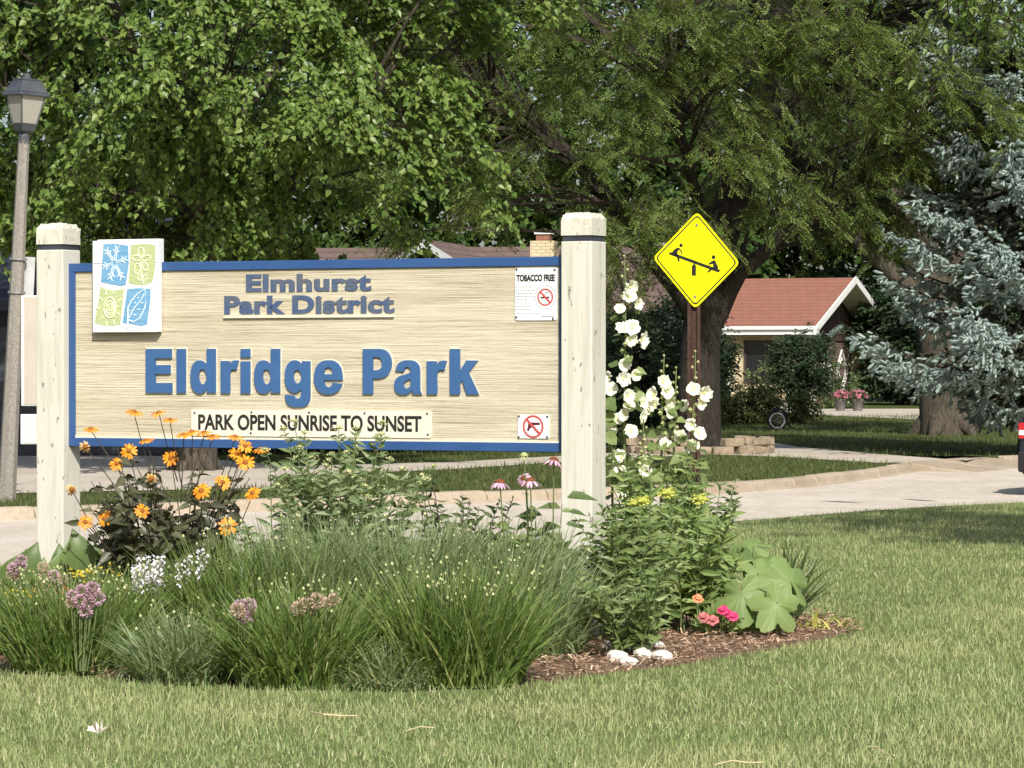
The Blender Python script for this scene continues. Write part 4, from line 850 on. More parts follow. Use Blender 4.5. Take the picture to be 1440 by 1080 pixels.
def ydisc(x, y, r): yp([(x+r*.92*math.cos(t), y+r*1.05*math.sin(t)) for t in np.linspace(0, 2*PI, 15)[:-1]])
yp([(278,438), (300,436), (760,604), (755,626), (740,628), (280,460), (274,450)]); ydisc(389,372,18); ydisc(698,484,19)
yp([(492,570), (511,545), (516,540), (520,545), (532,572), (530,662), (490,658)])
yp([(303,440), (320,415), (352,392), (372,394), (400,430), (398,466), (391,464), (390,438), (370,412), (352,440), (372,490), (378,522), (362,528), (350,485), (330,462), (308,455)])
yp([(652,541), (690,516), (712,512), (726,545), (744,580), (738,600), (700,592), (648,634), (640,620), (672,586), (694,575), (693,548), (660,553), (657,570), (650,566)])
b.build('seesaw_pictogram', M['black'], pl)
b = B(); u, v = ym(980,316.5); b.prism([(u+.012*math.cos(t), v+.012*math.sin(t)) for t in np.linspace(0, 2*PI, 9)[:-1]], XY, -.0298, -.038); b.build('bolt', M['greysteel'], pl); b = B(); u, v = ym(977.5,417); b.prism([(u+.012*math.cos(t), v+.012*math.sin(t)) for t in np.linspace(0, 2*PI, 9)[:-1]], XY, -.0298, -.038)
strip(b, (u,v), (u+.002,v-.06), .005, -.0298, -.0306); b.build('bolt', M['greysteel'], pl)

# ------------------------------------------------------------------ lantern on leaning pole
ld_ = 39.1; lx = gx(9, ld_); lean = .195/3.98
lamp = thing('street_lantern', 'leaning grey concrete lamp post with dark four-sided lantern', 'street lamp', (lx, ld_, 0)); lamp.rotation_euler = (0, math.atan(lean), 0)
b = B(); b.tube([[0,0,-.15], [0,0,.0], [0,0,2], [0,0,3.97]], [.105,.102,.083,.062], 8); b.build('pole', M['lamppole'], lamp)
ls = 1/128.0; zb = 3.97
ln = empty('lantern', (0,0,zb), R(40), lamp)
def frus(b, h0, r0, h1, r1): b.add([[s*r, c*r, h] for h, r in ((h0,r0), (h1,r1)) for s, c in ((-1,-1), (1,-1), (1,1), (-1,1))], [[3,2,1,0],[4,5,6,7]]+[[k,(k+1) % 4,4+(k+1) % 4,4+k] for k in range(4)])
b = B(); b.tube([[0,0,-.03], [0,0,.05], [0,0,.09]], [.062,.062,.045], 12); frus(b, .09, .06, .11, .075); frus(b, .11, .078, .19, .10); b.build('base_cup', M['lampmetal'], ln)
for k in range(4):
    b = B(); c, s = math.cos(k*PI/2), math.sin(k*PI/2); rot = lambda p: [p[0]*c-p[1]*s, p[0]*s+p[1]*c, p[2]]
    b.add([rot(p) for p in ((-.085,-.094,.19), (.085,-.094,.19), (.142,-.151,.49), (-.142,-.151,.49), (-.085,-.088,.19), (.085,-.088,.19), (.142,-.145,.49), (-.142,-.145,.49))], [[0,1,2,3],[7,6,5,4],[0,4,5,1],[2,6,7,3],[1,5,6,2],[3,7,4,0]]); b.build('pane', M['lampglass'], ln)
    b = B(); b.tube([rot((-.094,-.094,.17)), rot((-.122,-.122,.33)), rot((-.152,-.152,.50))], .011, 4); b.build('corner_bar', M['lampmetal'], ln)
b = B(); frus(b, .49, .195, .525, .19); frus(b, .526, .182, .66, .115); frus(b, .66, .118, .68, .11); b.tube([[0,0,.68], [0,0,.74]], [.05,.045], 10); put('lantern_roof', bevel(b.mesh('lantern_roof', M['lampmetal']), .006), ln)
def local_lamp(px, py, dy=0): p = at(px, py, ld_); return (p.x-lx-lean*p.z, dy, p.z)
p0, p1 = local_lamp(15,360), local_lamp(45,414)
b = B(); b.box(((p0[0]+p1[0])/2+.005,.10,(p0[2]+p1[2])/2), (p1[0]-p0[0],.008,p0[2]-p1[2])); ns_ = put('notice_plate', bevel(b.mesh('notice_plate', M['aluminium']), .003), lamp)
for py in (364, 411): z = local_lamp(30, py)[2]; b = B(); b.tube([[0,0,z-.012], [0,0,z+.012]], [.098,.098], 12); b.build('strap', M['greysteel'], ns_)

# notice boards on a slim post behind the left sign post
nd = 24.4; nb = thing('notice_boards', 'two plain pale boards on a slim post behind the left sign post', 'notice board', (gx(78, nd), nd, 0), R(-4))
b = B(); b.box((0,.03,1.0), (.045,.045,2.1)); b.build('post', M['greysteel'], nb)
def nbx(px): return gx(px, nd)-gx(78, nd)
for nm, y0_, y1_, xa, m_ in (('large_board', 415.5, 571, 29.5, 'beige'), ('small_board', 582.5, 625, 28.5, 'offwhite')):
    za, zb_ = H-(y0_-HY)/FPX*nd, H-(y1_-HY)/FPX*nd; xa_, xb_ = nbx(xa), nbx(108)
    b = B(); b.box(((xa_+xb_)/2,0,(za+zb_)/2), (xb_-xa_,.02,za-zb_)); bo = put(nm, bevel(b.mesh(nm, M['white']), .004), nb)
    b = B(); b.box(((xa_+xb_)/2+.006,-.0115,(za+zb_)/2), (xb_-xa_-.03,.004,za-zb_-.02)); b.build('board_face', M[m_], bo)

# ------------------------------------------------------------------ garden cart, pots, stones, car
def wheel_ring(b, c, r, tr, n=24, m=8, axis='y'):
    V = []
    for i in range(n):
        a = i*2*PI/n
        for j in range(m):
            t = j*2*PI/m; rr = r+tr*math.cos(t); V.append([c[0]+rr*math.cos(a), c[1]+tr*math.sin(t), c[2]+rr*math.sin(a)])
    F = [[i*m+j, i*m+(j+1) % m, ((i+1) % n)*m+(j+1) % m, ((i+1) % n)*m+j] for i in range(n) for j in range(m)]; b.add(V, F)
cd = 80.0; cart = thing('hose_reel_cart', 'black garden hose reel with pale wheel on the shaded lawn', 'hose reel', (gx(1094, cd), cd, 0), R(-8))
b = B(); wheel_ring(b, (0,-.22,.20), .165, .025); wl = b.build('wheel', M['rimwhite'], cart, True); b = B(); wheel_ring(b, (0,-.22,.20), .2, .022); b.build('tyre', M['rubber'], wl, True)
b = B()
for k in range(8): a = k*PI/4; b.tube([[0,-.22,.2], [.08*math.cos(a),-.22,.2+.08*math.sin(a)], [.15*math.cos(a),-.22,.2+.15*math.sin(a)]], .006, 4)
b.build('spokes', M['greysteel'], wl)
for q in range(5): b = B(); wheel_ring(b, (.02*(q % 2),-.12+q*.07,.27), .18+.012*(q % 3), .018, 20, 6); b.build('hose_coil', M['rubber'], cart, True)
b = B(); b.tube([[.1,-.2,.2], [.3,-.2,.05], [.34,-.2,.0]], .014, 6); b.tube([[.1,.2,.2], [.3,.2,.05], [.34,.2,.0]], .014, 6); b.tube([[-.05,-.2,.25], [-.28,-.2,.35], [-.36,-.2,.42]], .014, 6); b.tube([[0,-.24,.2], [0,0,.2], [0,.24,.2]], .015, 6); b.build('frame', M['cartrim'], cart)
for px, lab in ((1182,'grey pot of pink petunias beside the loose green bush'), (1206,'grey pot of pink petunias nearest the garage door')):
    d = 109; t = thing('flower_pot', lab, 'flower pot', (gx(px, d), d, 0), 0, 'pots of pink petunias before the garage'); b = B()
    b.tube([[0,0,0], [0,0,.05], [0,0,.3], [0,0,.31], [0,0,.36]], [.13,.14,.19,.205,.205], 14); b.build('pot', M['pot'], t, True)
    g_ = np.random.default_rng(px); D = rand_dirs(170); D[:, 2] = abs(D[:, 2]); P = D*np.array([.30,.30,.20])*g_.uniform(.6, 1.05, (170, 1))+np.array([0,0,.40]); b = B(); b.inst(*simple_leaf(.5), basis(D, rand_dirs(170))*.09, P); b.build('foliage', M['g_deep'], t)
    D = rand_dirs(90); D[:, 2] = abs(D[:, 2]); P = D*np.array([.32,.32,.22])+np.array([0,0,.41]); b = B(); hexa = np.array([[.5*math.cos(k*PI/3), .5*math.sin(k*PI/3), .12] for k in range(6)]+[[0,0,0]]); hf = np.array([[6,k,(k+1) % 6] for k in range(6)])
    Mx = basis(rand_dirs(90), D)*.085; b.inst(hexa, hf, Mx, P); b.build('blooms', M['petunia'], t, kind='stuff')
rg = thing('stone_tree_ring', 'low ring of tan blocks round the foot of the fine-leaved tree', 'stone edging', (3.15, 59.7, 0))
for k in range(20):
    a = k*2*PI/20+random.uniform(-.05, .05); rr = 1.05; b = B(); lay = 0 if k % 3 else .0
    b.box((0,0,0), (random.uniform(.27, .36), .2, .14)); me = bevel(b.mesh('stone', M['stone']), .02)
    for v in me.vertices: v.co += Vector((random.gauss(0, .008), random.gauss(0, .008), random.gauss(0, .008)))
    put('stone', me, rg, (rr*math.cos(a)*1.1, rr*math.sin(a), .06), (0,0,a+PI/2))
    if k % 2 == 0: put('stone', me, rg, (rr*math.cos(a+.16)*1.1, rr*math.sin(a+.16), .20), (random.uniform(-.05, .05), 0, a+PI/2+.16))
def car():
    d = 44.0; cx_ = gx(1431.5, d); fwd = np.array([.50, .866]); rt = np.array([fwd[1], -fwd[0]]); W = 1.8; c = np.array([cx_, d])+rt*W/2
    root = thing('parked_car', 'dark car with red tail lamp parked along the road by the blue spruce', 'car', (c[0], c[1], RZ), math.atan2(fwd[1], fwd[0]))
    # local: x forward, y left
    low = [(0,.32), (-.02,.55), (.02,.80), (.10,.98), (.25,1.02), (3.3,.98), (4.1,.88), (4.42,.70), (4.45,.35), (4.3,.24), (.12,.24)]
    b = B(); b.prism(low, lambda u, z, t: (u, t, z), -W/2, W/2); put('body', bevel(b.mesh('body', M['carpaint']), .06, 3), root)
    cab = [(.22,1.0), (.42,1.42), (.8,1.55), (2.0,1.55), (2.45,1.42), (3.2,.98)]; b = B(); V = []
    for t, sc in ((-W/2+.04,1), (W/2-.04,1)):
        for u, z in cab: V.append([u, t*(1-.16*(z-1.0)/.55), z])
    k = len(cab); b.V.append(np.array(V)); b.n = 2*k; b.F += [[list(range(k))], [list(range(2*k-1, k-1, -1))], np.array([[i, k+i, k+(i+1) % k, (i+1) % k] for i in range(k)])]
    put('cabin', bevel(b.mesh('cabin', M['carpaint']), .03, 2), root)
    for s in (-1, 1):
        for u0, u1 in ((.55, 1.45), (1.53, 2.75)):
            ys = lambda z: s*((W/2-.04)*(1-.16*(z-1.0)/.55)+.006); b = B(); q = [(u0,1.05), (u1,1.05), (min(u1, 2.42) if u1 > 2 else u1,1.43), (u0+.12 if u0 < 1 else u0,1.43)]
            b.V.append(np.array([[u, ys(z), z] for u, z in q])); b.F.append([[0,1,2,3]]); b.n = 4; b.build('side_window', M['darkwindow'], root)
        b = B(); b.box((.02,s*(W/2-.13),.80), (.12,.24,.20)); tl = put('tail_lamp', bevel(b.mesh('tail_lamp', M['tail']), .02), root); b = B(); b.box((-.03,s*(W/2-.13),.78), (.03,.2,.06)); b.build('reverse_lens', M['taillite'], tl)
        b = B(); b.box((4.36,s*(W/2-.25),.68), (.16,.36,.14)); put('headlight', bevel(b.mesh('headlight', M['taillite']), .02), root)
        for u in (.85, 3.55):
            b = B(); b.tube([[u,s*(W/2-.22),.32], [u,s*(W/2-.20),.32], [u,s*(W/2-.02),.32], [u,s*(W/2+.01),.32]], [.26,.32,.32,.27], 22); wl = b.build('wheel', M['rubber'], root); b = B(); b.tube([[u,s*(W/2-.0),.32], [u,s*(W/2+.018),.32]], [.20,.19], 18); b.build('rim', M['rimmetal'], wl)
    b = B(); b.box((-.03,0,.42), (.14,W-.06,.26)); put('rear_bumper', bevel(b.mesh('rear_bumper', M['cartrim']), .03, 2), root)
    b = B(); b.V.append(np.array([[.235,-.68,1.06], [.235,.68,1.06], [.40,.62,1.40], [.40,-.62,1.40]])-np.array([.012,0,0])); b.F.append([[0,1,2,3]]); b.n = 4; b.build('rear_window', M['darkwindow'], root)
car()

# ------------------------------------------------------------------ flower bed
bed = [(-4.0,21.4), (-3.6,19.6), (-3.0,18.5), (-2.2,17.45), (-1.3,16.85), (-.5,16.7), (.15,16.95), (.7,17.75), (1.25,18.7), (1.75,19.6), (2.05,20.4), (1.95,21.4), (1.1,22.4), (-.8,23.2), (-2.8,23.6), (-3.8,22.8)]
bp_ = smooth_path(bed+[bed[0]], .18); bp_ = np.array([p+rng.normal(0, .02, 2) for p in bp_]); bc = bp_.mean(0)
b = B(); V = []; F = []; rings = [1.0, .96, .85, .6, .3]
n = len(bp_)
for r_ in rings: V += [[*(bc+(p-bc)*r_), (-.01 if r_ == 1 else .012)+(0 if r_ == 1 else random.gauss(0, .006))] for p in bp_]
for i in range(len(rings)-1): F += [[i*n+k, i*n+(k+1) % n, (i+1)*n+(k+1) % n, (i+1)*n+k] for k in range(n)]
V.append([*bc, .02]); b.add(V, F); b.add([V[-1]]+V[(len(rings)-1)*n:len(rings)*n], [[0, 1+k, 1+(k+1) % n] for k in range(n)])
mo = b.build('flower_bed', M['mulch'], None, True); mo['kind'] = 'structure'
def inside(P, poly):
    x, y = P[:, 0], P[:, 1]; r_ = np.zeros(len(P), bool); j = len(poly)-1
    for i in range(len(poly)):
        xi, yi = poly[i]; xj, yj = poly[j]; c = ((yi > y) != (yj > y)) & (x < (xj-xi)*(y-yi)/(yj-yi+1e-12)+xi); r_ ^= c; j = i
    return r_
# chips
P = np.stack([rng.uniform(-3.9, 2.1, 34000), rng.uniform(16.6, 22.5, 34000)], 1); P = P[inside(P, bp_*1.0)]; n = len(P)
D = rand_dirs(n); D[:, 2] *= .25; b = B(); tv = np.array([[-.5,-.5,0], [.5,-.5,.02], [.4,.5,.0], [-.45,.5,.03]]); 
Mx = basis(D, nrm(np.array([0,0,1.])+rng.normal(size=(n, 3))*.35)); Mx = Mx*np.stack([rng.uniform(.004, .011, n), rng.uniform(.012, .05, n), np.full(n, .02)], 1)[:, None, :]
b.inst(tv, np.array([[0,1,2,3]]), Mx, np.column_stack([P, .020+rng.uniform(0, .024, n)])); o = b.build('wood_chips', M['chip']); tag(o, 'reddish brown shredded wood mulch covering the flower bed', 'mulch', kind='stuff')

# lawn grass
def lawn(name, label, mat, n, ylo, yhi, hx_, hgt, wd, reject=None, seed=1, zoff=0.0, density_pow=1.0):
    g = np.random.default_rng(seed); y = ylo+(yhi-ylo)*g.random(n)**density_pow; x = (g.random(n)*2-1)*(hx_*y+2.0); P = np.stack([x, y], 1)
    k = reject(P); P = P[k]; n = len(P); az = g.uniform(0, 2*PI, n); le = g.normal(0, .75, n); L = hgt*g.uniform(.5, 1.3, n)*(1+.25*np.sin(P[:, 0]*1.9+P[:, 1]*.7)*np.sin(P[:, 1]*1.3)); W = wd*g.uniform(.6, 1.3, n)
    tw = g.uniform(0, 2*PI, n); S = np.stack([np.cos(tw), np.sin(tw), 0*tw], -1)*W[:, None]/2; A = np.column_stack([P, np.full(n, zoff-.005)])
    T = A+np.stack([np.sin(le)*np.cos(az)*L, np.sin(le)*np.sin(az)*L, np.cos(le)*L], -1)
    V = np.stack([A-S, A+S, T+S*.3, T-S*.3], 1); b = B(); b.add(V.reshape(-1, 3), (np.arange(n)*4)[:, None]+np.array([0,1,2,3])[None]); o = b.build(name, M[mat]); return tag(o, label, 'grass', kind='stuff')
nep = [tuple(p) for p in ne]+[(30,-12), (-40,-12)]
lawn('lawn_grass', 'short sunlit lawn grass with dry patches around the flower bed', 'grass', 430000, 12.3, 40, .150, .040, .0055, lambda P: inside(P, nep) & ~inside(P, (bp_-bc)*.985+bc), 3, density_pow=1.35)
flp = fo+fo2+[(150,150), (150,600), (-200,600), (-200,20)]
swp = sw_lo+sw_hi; dwp = [gp(-420,704), gp(380,687), gp(400,655), gp(250,643), gp(150,640), gp(-420,640)]
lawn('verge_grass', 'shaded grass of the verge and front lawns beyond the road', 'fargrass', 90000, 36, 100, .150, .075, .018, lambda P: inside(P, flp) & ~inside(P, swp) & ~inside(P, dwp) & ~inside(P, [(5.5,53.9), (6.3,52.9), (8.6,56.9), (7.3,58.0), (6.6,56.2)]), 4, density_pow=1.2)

# grass clumps of the bed
def grass_clump(label, px, d, r, hgt, n, mat='blade', width=.010, th=.35, bend=.9, dry=.05, buds=0, seed=0, z=.04, name='ornamental_grass', group='grass clumps in the flower bed', budcol='bud', budsz=.008):
    x = gx(px, d); root = thing(name, label, 'plant', (x, d, 0), 0, group); g = np.random.default_rng(seed)
    def mk(n, lf, m_, nm, wf=1.0, bf=1.0):
        a = g.uniform(0, 2*PI, n); rr = r*.66*np.sqrt(g.random(n)); base = np.stack([rr*np.cos(a), rr*np.sin(a), np.full(n, z-.03)], -1)
        az = a+g.normal(0, 1.0, n); L = hgt*g.uniform(.5, 1.18, n)*lf; k = rr/(r*.66); b = B()
        blades(b, base, az, L, width*wf*g.uniform(.7, 1.3, n), th*k*g.uniform(.4, 1.3, n), bf*bend*g.uniform(.1, 1.35, n)*(.35+.65*k), 4, twist=g.uniform(0, 2*PI, n)); return b.build(nm, M[m_], root)
    mk(n, 1.0, mat, 'blades'); mk(int(n*.5), .62, mat, 'short_blades', 1.5, 1.7)
    if dry: mk(int(n*dry), .62, 'bladedry', 'dry_blades')
    if buds:
        a = g.uniform(0, 2*PI, buds); rr = r*.85*np.sqrt(g.random(buds)); b0 = np.stack([rr*np.cos(a)*.4, rr*np.sin(a)*.4, np.full(buds, z)], -1); e = np.stack([rr*np.cos(a), rr*np.sin(a), hgt*g.uniform(.72, 1.12, buds)], -1); s = B(); m = (b0+e)/2+np.array([0,0,.06]); s.segs(b0, m, .0028, .0024); s.segs(m, e, .0024, .002); s.build('flower_stalks', M['stem'], root)
        oct_v = np.array([[1,0,0],[-1,0,0],[0,1,0],[0,-1,0],[0,0,1.25],[0,0,-1.25]]); oct_f = np.array([[0,2,4],[2,1,4],[1,3,4],[3,0,4],[2,0,5],[1,2,5],[3,1,5],[0,3,5]]); q = B(); q.inst(oct_v, oct_f, np.eye(3)[None]*(budsz*g.uniform(.7, 1.4, buds))[:, None, None], e); q.build('buds', M[budcol], root, True, kind='stuff')
    return root
gc = [('grassy clump of chives with mauve flower heads at the left end of the bed', 105,17.75,.46,.47,1500,'blade',.010,.45,1.0,.06,90),
      ('outermost arching grass clump beside the left sign post', -8,18.7,.42,.42,800,'blade',.011,.5,1.1,.05,30),
      ('pale grey-green arching grass between the mauve chives and the dense dark clump', 270,17.2,.44,.34,1100,'bladepale',.010,.7,1.2,.10,25),
      ('broad grass clump with dry lower blades below the orange flowers', 425,16.95,.46,.48,1400,'blade',.011,.45,1.2,.09,40),
      ('dense upright dark green grass clump dotted with tiny pale buds', 645,17.0,.46,.54,1700,'blade',.011,.38,1.0,.05,120),
      ('pale loose grass tuft leaning on the foot of the right sign post', 745,18.6,.40,.55,700,'bladepale',.010,.6,1.3,.05,10),
      ('tall soft grass below the sunrise plaque', 560,18.9,.55,.70,1300,'bladepale',.012,.30,1.0,.02,20),
      ('tall soft grass below the letter g of the sign', 430,18.8,.50,.68,1200,'bladepale',.011,.30,1.0,.02,20),
      ('tall arching grass at the foot of the pink coneflowers', 690,19.0,.50,.66,1300,'bladepale',.012,.35,1.1,.02,20),
      ('tall soft grass behind the mauve flower head', 345,18.7,.45,.62,1000,'blade',.011,.35,1.0,.03,30),
      ('low grass behind the white flower spikes', 205,19.0,.42,.42,800,'blade',.011,.4,1.0,.03,40),
      ('thin straggling grass at the mulch edge of the bed', 545,16.8,.34,.24,500,'bladepale',.010,.7,1.3,.2,0)]
for i, a in enumerate(gc): grass_clump(*a[:6], a[6], a[7], a[8], a[9], a[10], a[11], seed=200+i)

# generic leafy perennial: stems with leaves
def perennial(name, label, px, d, hgt, rad, nst, lsize, tpl, mat, stemmat='stem', lps=18, spread=.6, lo=.1, seed=0, droop=.25, group=None, opposite=True, single=False, ztop=None, cat='plant', lean=(0,0)):
    root = thing(name, label, cat, (gx(px, d), d, 0), 0, group); g = np.random.default_rng(seed); st = B(); lp, ld, lu, ls_ = [], [], [], []; tips = []
    for k in range(nst):
        a = g.uniform(0, 2*PI); r0 = rad*.3*math.sqrt(g.random()); r1 = rad*math.sqrt(g.random()); h = hgt*g.uniform(.66, 1.05)*(1-.25*(r1/rad)**2)
        p0 = np.array([r0*math.cos(a), r0*math.sin(a), .02]); p2 = np.array([r1*math.cos(a)+lean[0], r1*math.sin(a)+lean[1], h]); p1 = (p0+p2)/2+np.array([g.normal()*.03-.12*r1*math.cos(a), g.normal()*.03-.12*r1*math.sin(a), .06*h])
        pts = [(1-t)**2*p0+2*t*(1-t)*p1+t*t*p2 for t in np.linspace(0, 1, 7)]; st.tube(pts, np.linspace(.0055, .0022, 7), 5, False); tips.append(p2)
        for q in range(lps):
            t = lo+(1-lo)*(q+g.random()*.5)/lps; p = (1-t)**2*p0+2*t*(1-t)*p1+t*t*p2; ph = q*(PI/2 if opposite else 2.4)+g.uniform(-.4, .4)+k
            for sg in ((0, PI) if opposite else (0,)):
                dd = np.array([math.cos(ph+sg), math.sin(ph+sg), g.uniform(-droop, .45 if single else .85)]); lp.append(p); ld.append(dd); ls_.append(lsize*g.uniform(.6, 1.15)*(1-.45*t**3))
    st.build('stems', M[stemmat], root, True); lp = np.array(lp); ld = nrm(np.array(ld)); n = len(lp); up = nrm(np.array([.1,-.75,.65])+g.normal(size=(n, 3))*.6); Bm = basis(ld, up)
    if single:
        me = B().add(*tpl).mesh('leaf', M[mat], True)
        for i in range(n): put('leaf', me, root, lp[i], Bm[i], float(ls_[i]))
    else:
        b = B(); b.inst(*tpl, Bm*np.array(ls_)[:, None, None], lp); b.build('leaves', M[mat], root)
    return root, tips
OV2 = tri_fix(*leaf_tpl(.50, .22, .22, .36)); LN2 = tri_fix(*leaf_tpl(.33, .22, .18, .40))

# daisy-type flowers
def daisy(npet, L, wd, droop, rad0, mat, name='petals'):
    b = B()
    for k in range(npet):
        a = k*2*PI/npet+random.uniform(-.12, .12); l = L*random.uniform(.85, 1.1); dr = droop+random.uniform(-.12, .12); V = []
        for t, w_ in ((0,.35), (.35,.9), (.75,1.0), (1.0,.35)):
            r_ = rad0+l*t*math.cos(dr); z = -l*t*math.sin(dr)*(.5+.5*t)
            for s in (-1, 1): V.append([r_*math.cos(a)-s*w_*wd/2*math.sin(a), r_*math.sin(a)+s*w_*wd/2*math.cos(a), z])
        b.add(V, [[0,1,3,2], [2,3,5,4], [4,5,7,6]])
    return b.mesh(name, M[mat], True)
def dome(r, h, mat, name, n=10):
    b = B(); V = []; F = []
    for i in range(4):
        t = i/4*PI/2
        for k in range(n): V.append([r*math.cos(t)*math.cos(k*2*PI/n), r*math.cos(t)*math.sin(k*2*PI/n), h*math.sin(t)])
    V.append([0,0,h]); 
    for i in range(3): F += [[i*n+k, i*n+(k+1) % n, (i+1)*n+(k+1) % n, (i+1)*n+k] for k in range(n)]
    b.add(V, F); b.add(V[3*n:], [[k, (k+1) % n, n] for k in range(n)]); return b.mesh(name, M[mat], True)
def face_rot(nv, roll=0.0):
    z = np.array(nv, float); z /= np.linalg.norm(z); x = np.cross([0,1,.2], z); x /= np.linalg.norm(x); y = np.cross(z, x); c, s = math.cos(roll), math.sin(roll)
    return np.stack([x*c+y*s, -x*s+y*c, z], -1)

# false sunflower
hd_ = 20.0; hpx = 243
hel, _ = perennial('false_sunflower', 'bushy false sunflower with dark bronze leaves and orange daisies before the sign', hpx, hd_, 1.10, .56, 24, .150, OV2, 'g_dark', 'stemdark', lps=6, lo=.42, seed=301, single=True, droop=.7)
h2, _ = perennial('false_sunflower', 'x', hpx, hd_+.05, 1.02, .55, 30, .14, OV2, 'g_dark', 'stemdark', lps=8, lo=.40, seed=302, droop=.8)
for ch_ in list(h2.children):
    ch_.parent = hel; ch_.location = (0,.05,0)
    if ch_.name.startswith('leaves'): ch_.name = 'inner_leaves'; ch_['kind'] = 'stuff'
    else: ch_.name = 'inner_stems'
bpy.data.objects.remove(h2)
fl = [(189,579,.5), (223,580,.5), (239,590,.6), (128,603,.6), (120,628,0), (181,634,1), (164,652,1), (240,644,1), (258,611,.7), (205,619,.5), (287,608,.6), (299,613,.7), (331,614,.7), (345,627,1), (332,638,1), (345,650,1), (367,632,.7), (313,678,1), (283,690,1), (200,718,1), (147,729,1), (120,734,1), (101,688,0), (320,740,1), (355,693,1), (213,673,0), (270,607,.6)]
PET = [daisy(12, .036, .014, .18, .012, 'orange') for _ in range(3)]; PETF = daisy(9, .036, .011, .9, .010, 'orangefade'); DISC = dome(.015, .012, 'disc', 'flower_disc'); hb = np.array(hel.location)
stb = B()
for i, (px, py, k) in enumerate(fl):
    d = hd_-.25+.3*rng.random()-(.15 if py > 660 else 0); p = np.array(at(px, py, d))-hb; side = random.uniform(-.5, .5)
    nv = (side, -1.0, random.uniform(.35, .9)) if k == 1 else ((side*.5, -.35, 1.0) if k else (side, -.9, .1))
    f = put('flower', PET[i % 3] if k else PETF, hel, p, face_rot(nv, random.uniform(0, 6)), random.uniform(.95, 1.2)); put('flower_disc', DISC, f, (0,0,-.002))
    e = p-np.array(nv)/np.linalg.norm(nv)*.012; s0 = np.array([e[0]*.5+random.uniform(-.08, .08), e[1]*.3+.05, max(.3, e[2]-.38)]); stb.tube([s0, (s0+e)/2+np.array([0,0,-.02]), e], [.0035,.003,.0026], 5, False)
stb.build('flower_stalks', M['stemdark'], hel)
# pale willow-leaved plant and its dark neighbour in front of the panel
mw, tips = perennial('willow_leaved_plant', 'pale willow-leaved plant with small whitish flower heads overlapping the opening-hours plaque', 482, 19.75, 1.26, .52, 40, .125, LN2, 'g_pale', lps=15, lo=.28, seed=305)
oct_v = np.array([[1,0,0],[-1,0,0],[0,1,0],[0,-1,0],[0,0,1.25],[0,0,-1.25]]); oct_f = np.array([[0,2,4],[2,1,4],[1,3,4],[3,0,4],[2,0,5],[1,2,5],[3,1,5],[0,3,5]])
def umbel(mat, n, sp_, sz): b = B(); cc = rng.normal(size=(n, 3))*np.array([sp_,sp_,sp_*.55]); b.inst(*simple_leaf(.7), basis(rand_dirs(n), rand_dirs(n))*sz, cc); b.inst(oct_v, oct_f, np.eye(3)[None]*np.array([1.6*sp_,1.6*sp_,.9*sp_])[None, None, :], np.zeros((1, 3))); return b.mesh('flower_head', M[mat])
um = umbel('bud', 26, .011, .014)
for t in tips:
    if t[2] > .6: put('flower_head', um, mw, t, (0,0,random.uniform(0, 6)))
perennial('willow_leaved_plant', 'pale willow-leaved plant close to the orange daisies', 405, 19.6, .98, .32, 18, .12, LN2, 'g_pale', lps=12, lo=.3, seed=306, group='willow-leaved plants')
perennial('dark_leaved_plant', 'thin plant with narrow dark leaves between the pale plant and the coneflowers', 640, 20.2, .95, .38, 18, .11, LN2, 'g_deep', 'stemdark', lps=13, lo=.4, seed=307)
# coneflowers
cn, _ = perennial('pink_coneflower', 'pink coneflowers with drooping petals against the right sign post', 755, 19.25, .84, .28, 12, .17, OV2, 'g_mid', lps=8, lo=.25, seed=309, single=True, opposite=False, droop=.5)
cb = np.array(cn.location); CP = [daisy(15, .052, .0125, .75, .018, 'pink') for _ in range(2)]; CD = dome(.027, .022, 'cone', 'flower_cone', 12); stb = B()
for i, (px, py) in enumerate(((703,678), (746,676), (779,647))):
    p = np.array(at(px, py, 19.05))-cb; f = put('flower', CP[i % 2], cn, p, (random.uniform(-.1, .25), random.uniform(-.1, .15), i), 1.05); put('flower_cone', CD, f, (0,0,-.004)); stb.tube([[p[0]*.6+.02,.02,.25], [p[0]*.9+.005,p[1]*.6,p[2]*.6], p], [.0055,.005,.004], 6, False)
p = np.array(at(737, 641, 19.1))-cb; f = put('seed_head', dome(.022, .02, 'bud', 'seed_head'), cn, p); b = B(); b.add(*leaf_tpl(.3)[:1], np.array([[0,6,1]])); stb.tube([[p[0]*.6,.02,.3], [p[0]*.75,p[1]*.6,p[2]*.7], p], [.005,.0045,.0035], 6, False); bpz = daisy(9, .03, .010, .9, .012, 'bud'); put('green_ray', bpz, f)
f2 = put('flower', CP[0], cn, np.array(at(736, 672, 19.3))-cb, (.9,-.5,0), .8); put('flower_cone', CD, f2, (0,0,-.004), None, .8)
stb.build('flower_stalks', M['stem'], cn)
lfm = B().add(*OV2).mesh('leaf', M['g_deep'], True)
for px, py, dx, dz, s in ((797,700,.9,.08,.17), (800,720,.9,-.05,.10), (796,737,.85,-.1,.10), (793,770,.35,-.75,.21), (789,715,-.5,.1,.14), (770,760,-.8,-.25,.17), (762,725,-.7,.1,.15), (805,773,.6,-.3,.1)):
    p = np.array(at(px, py, 19.2))-cb; dvv = nrm(np.array([[dx,-.25,dz]])); put('leaf', lfm, cn, p, basis(dvv, np.array([[0,-.6,.8]]))[0], s)
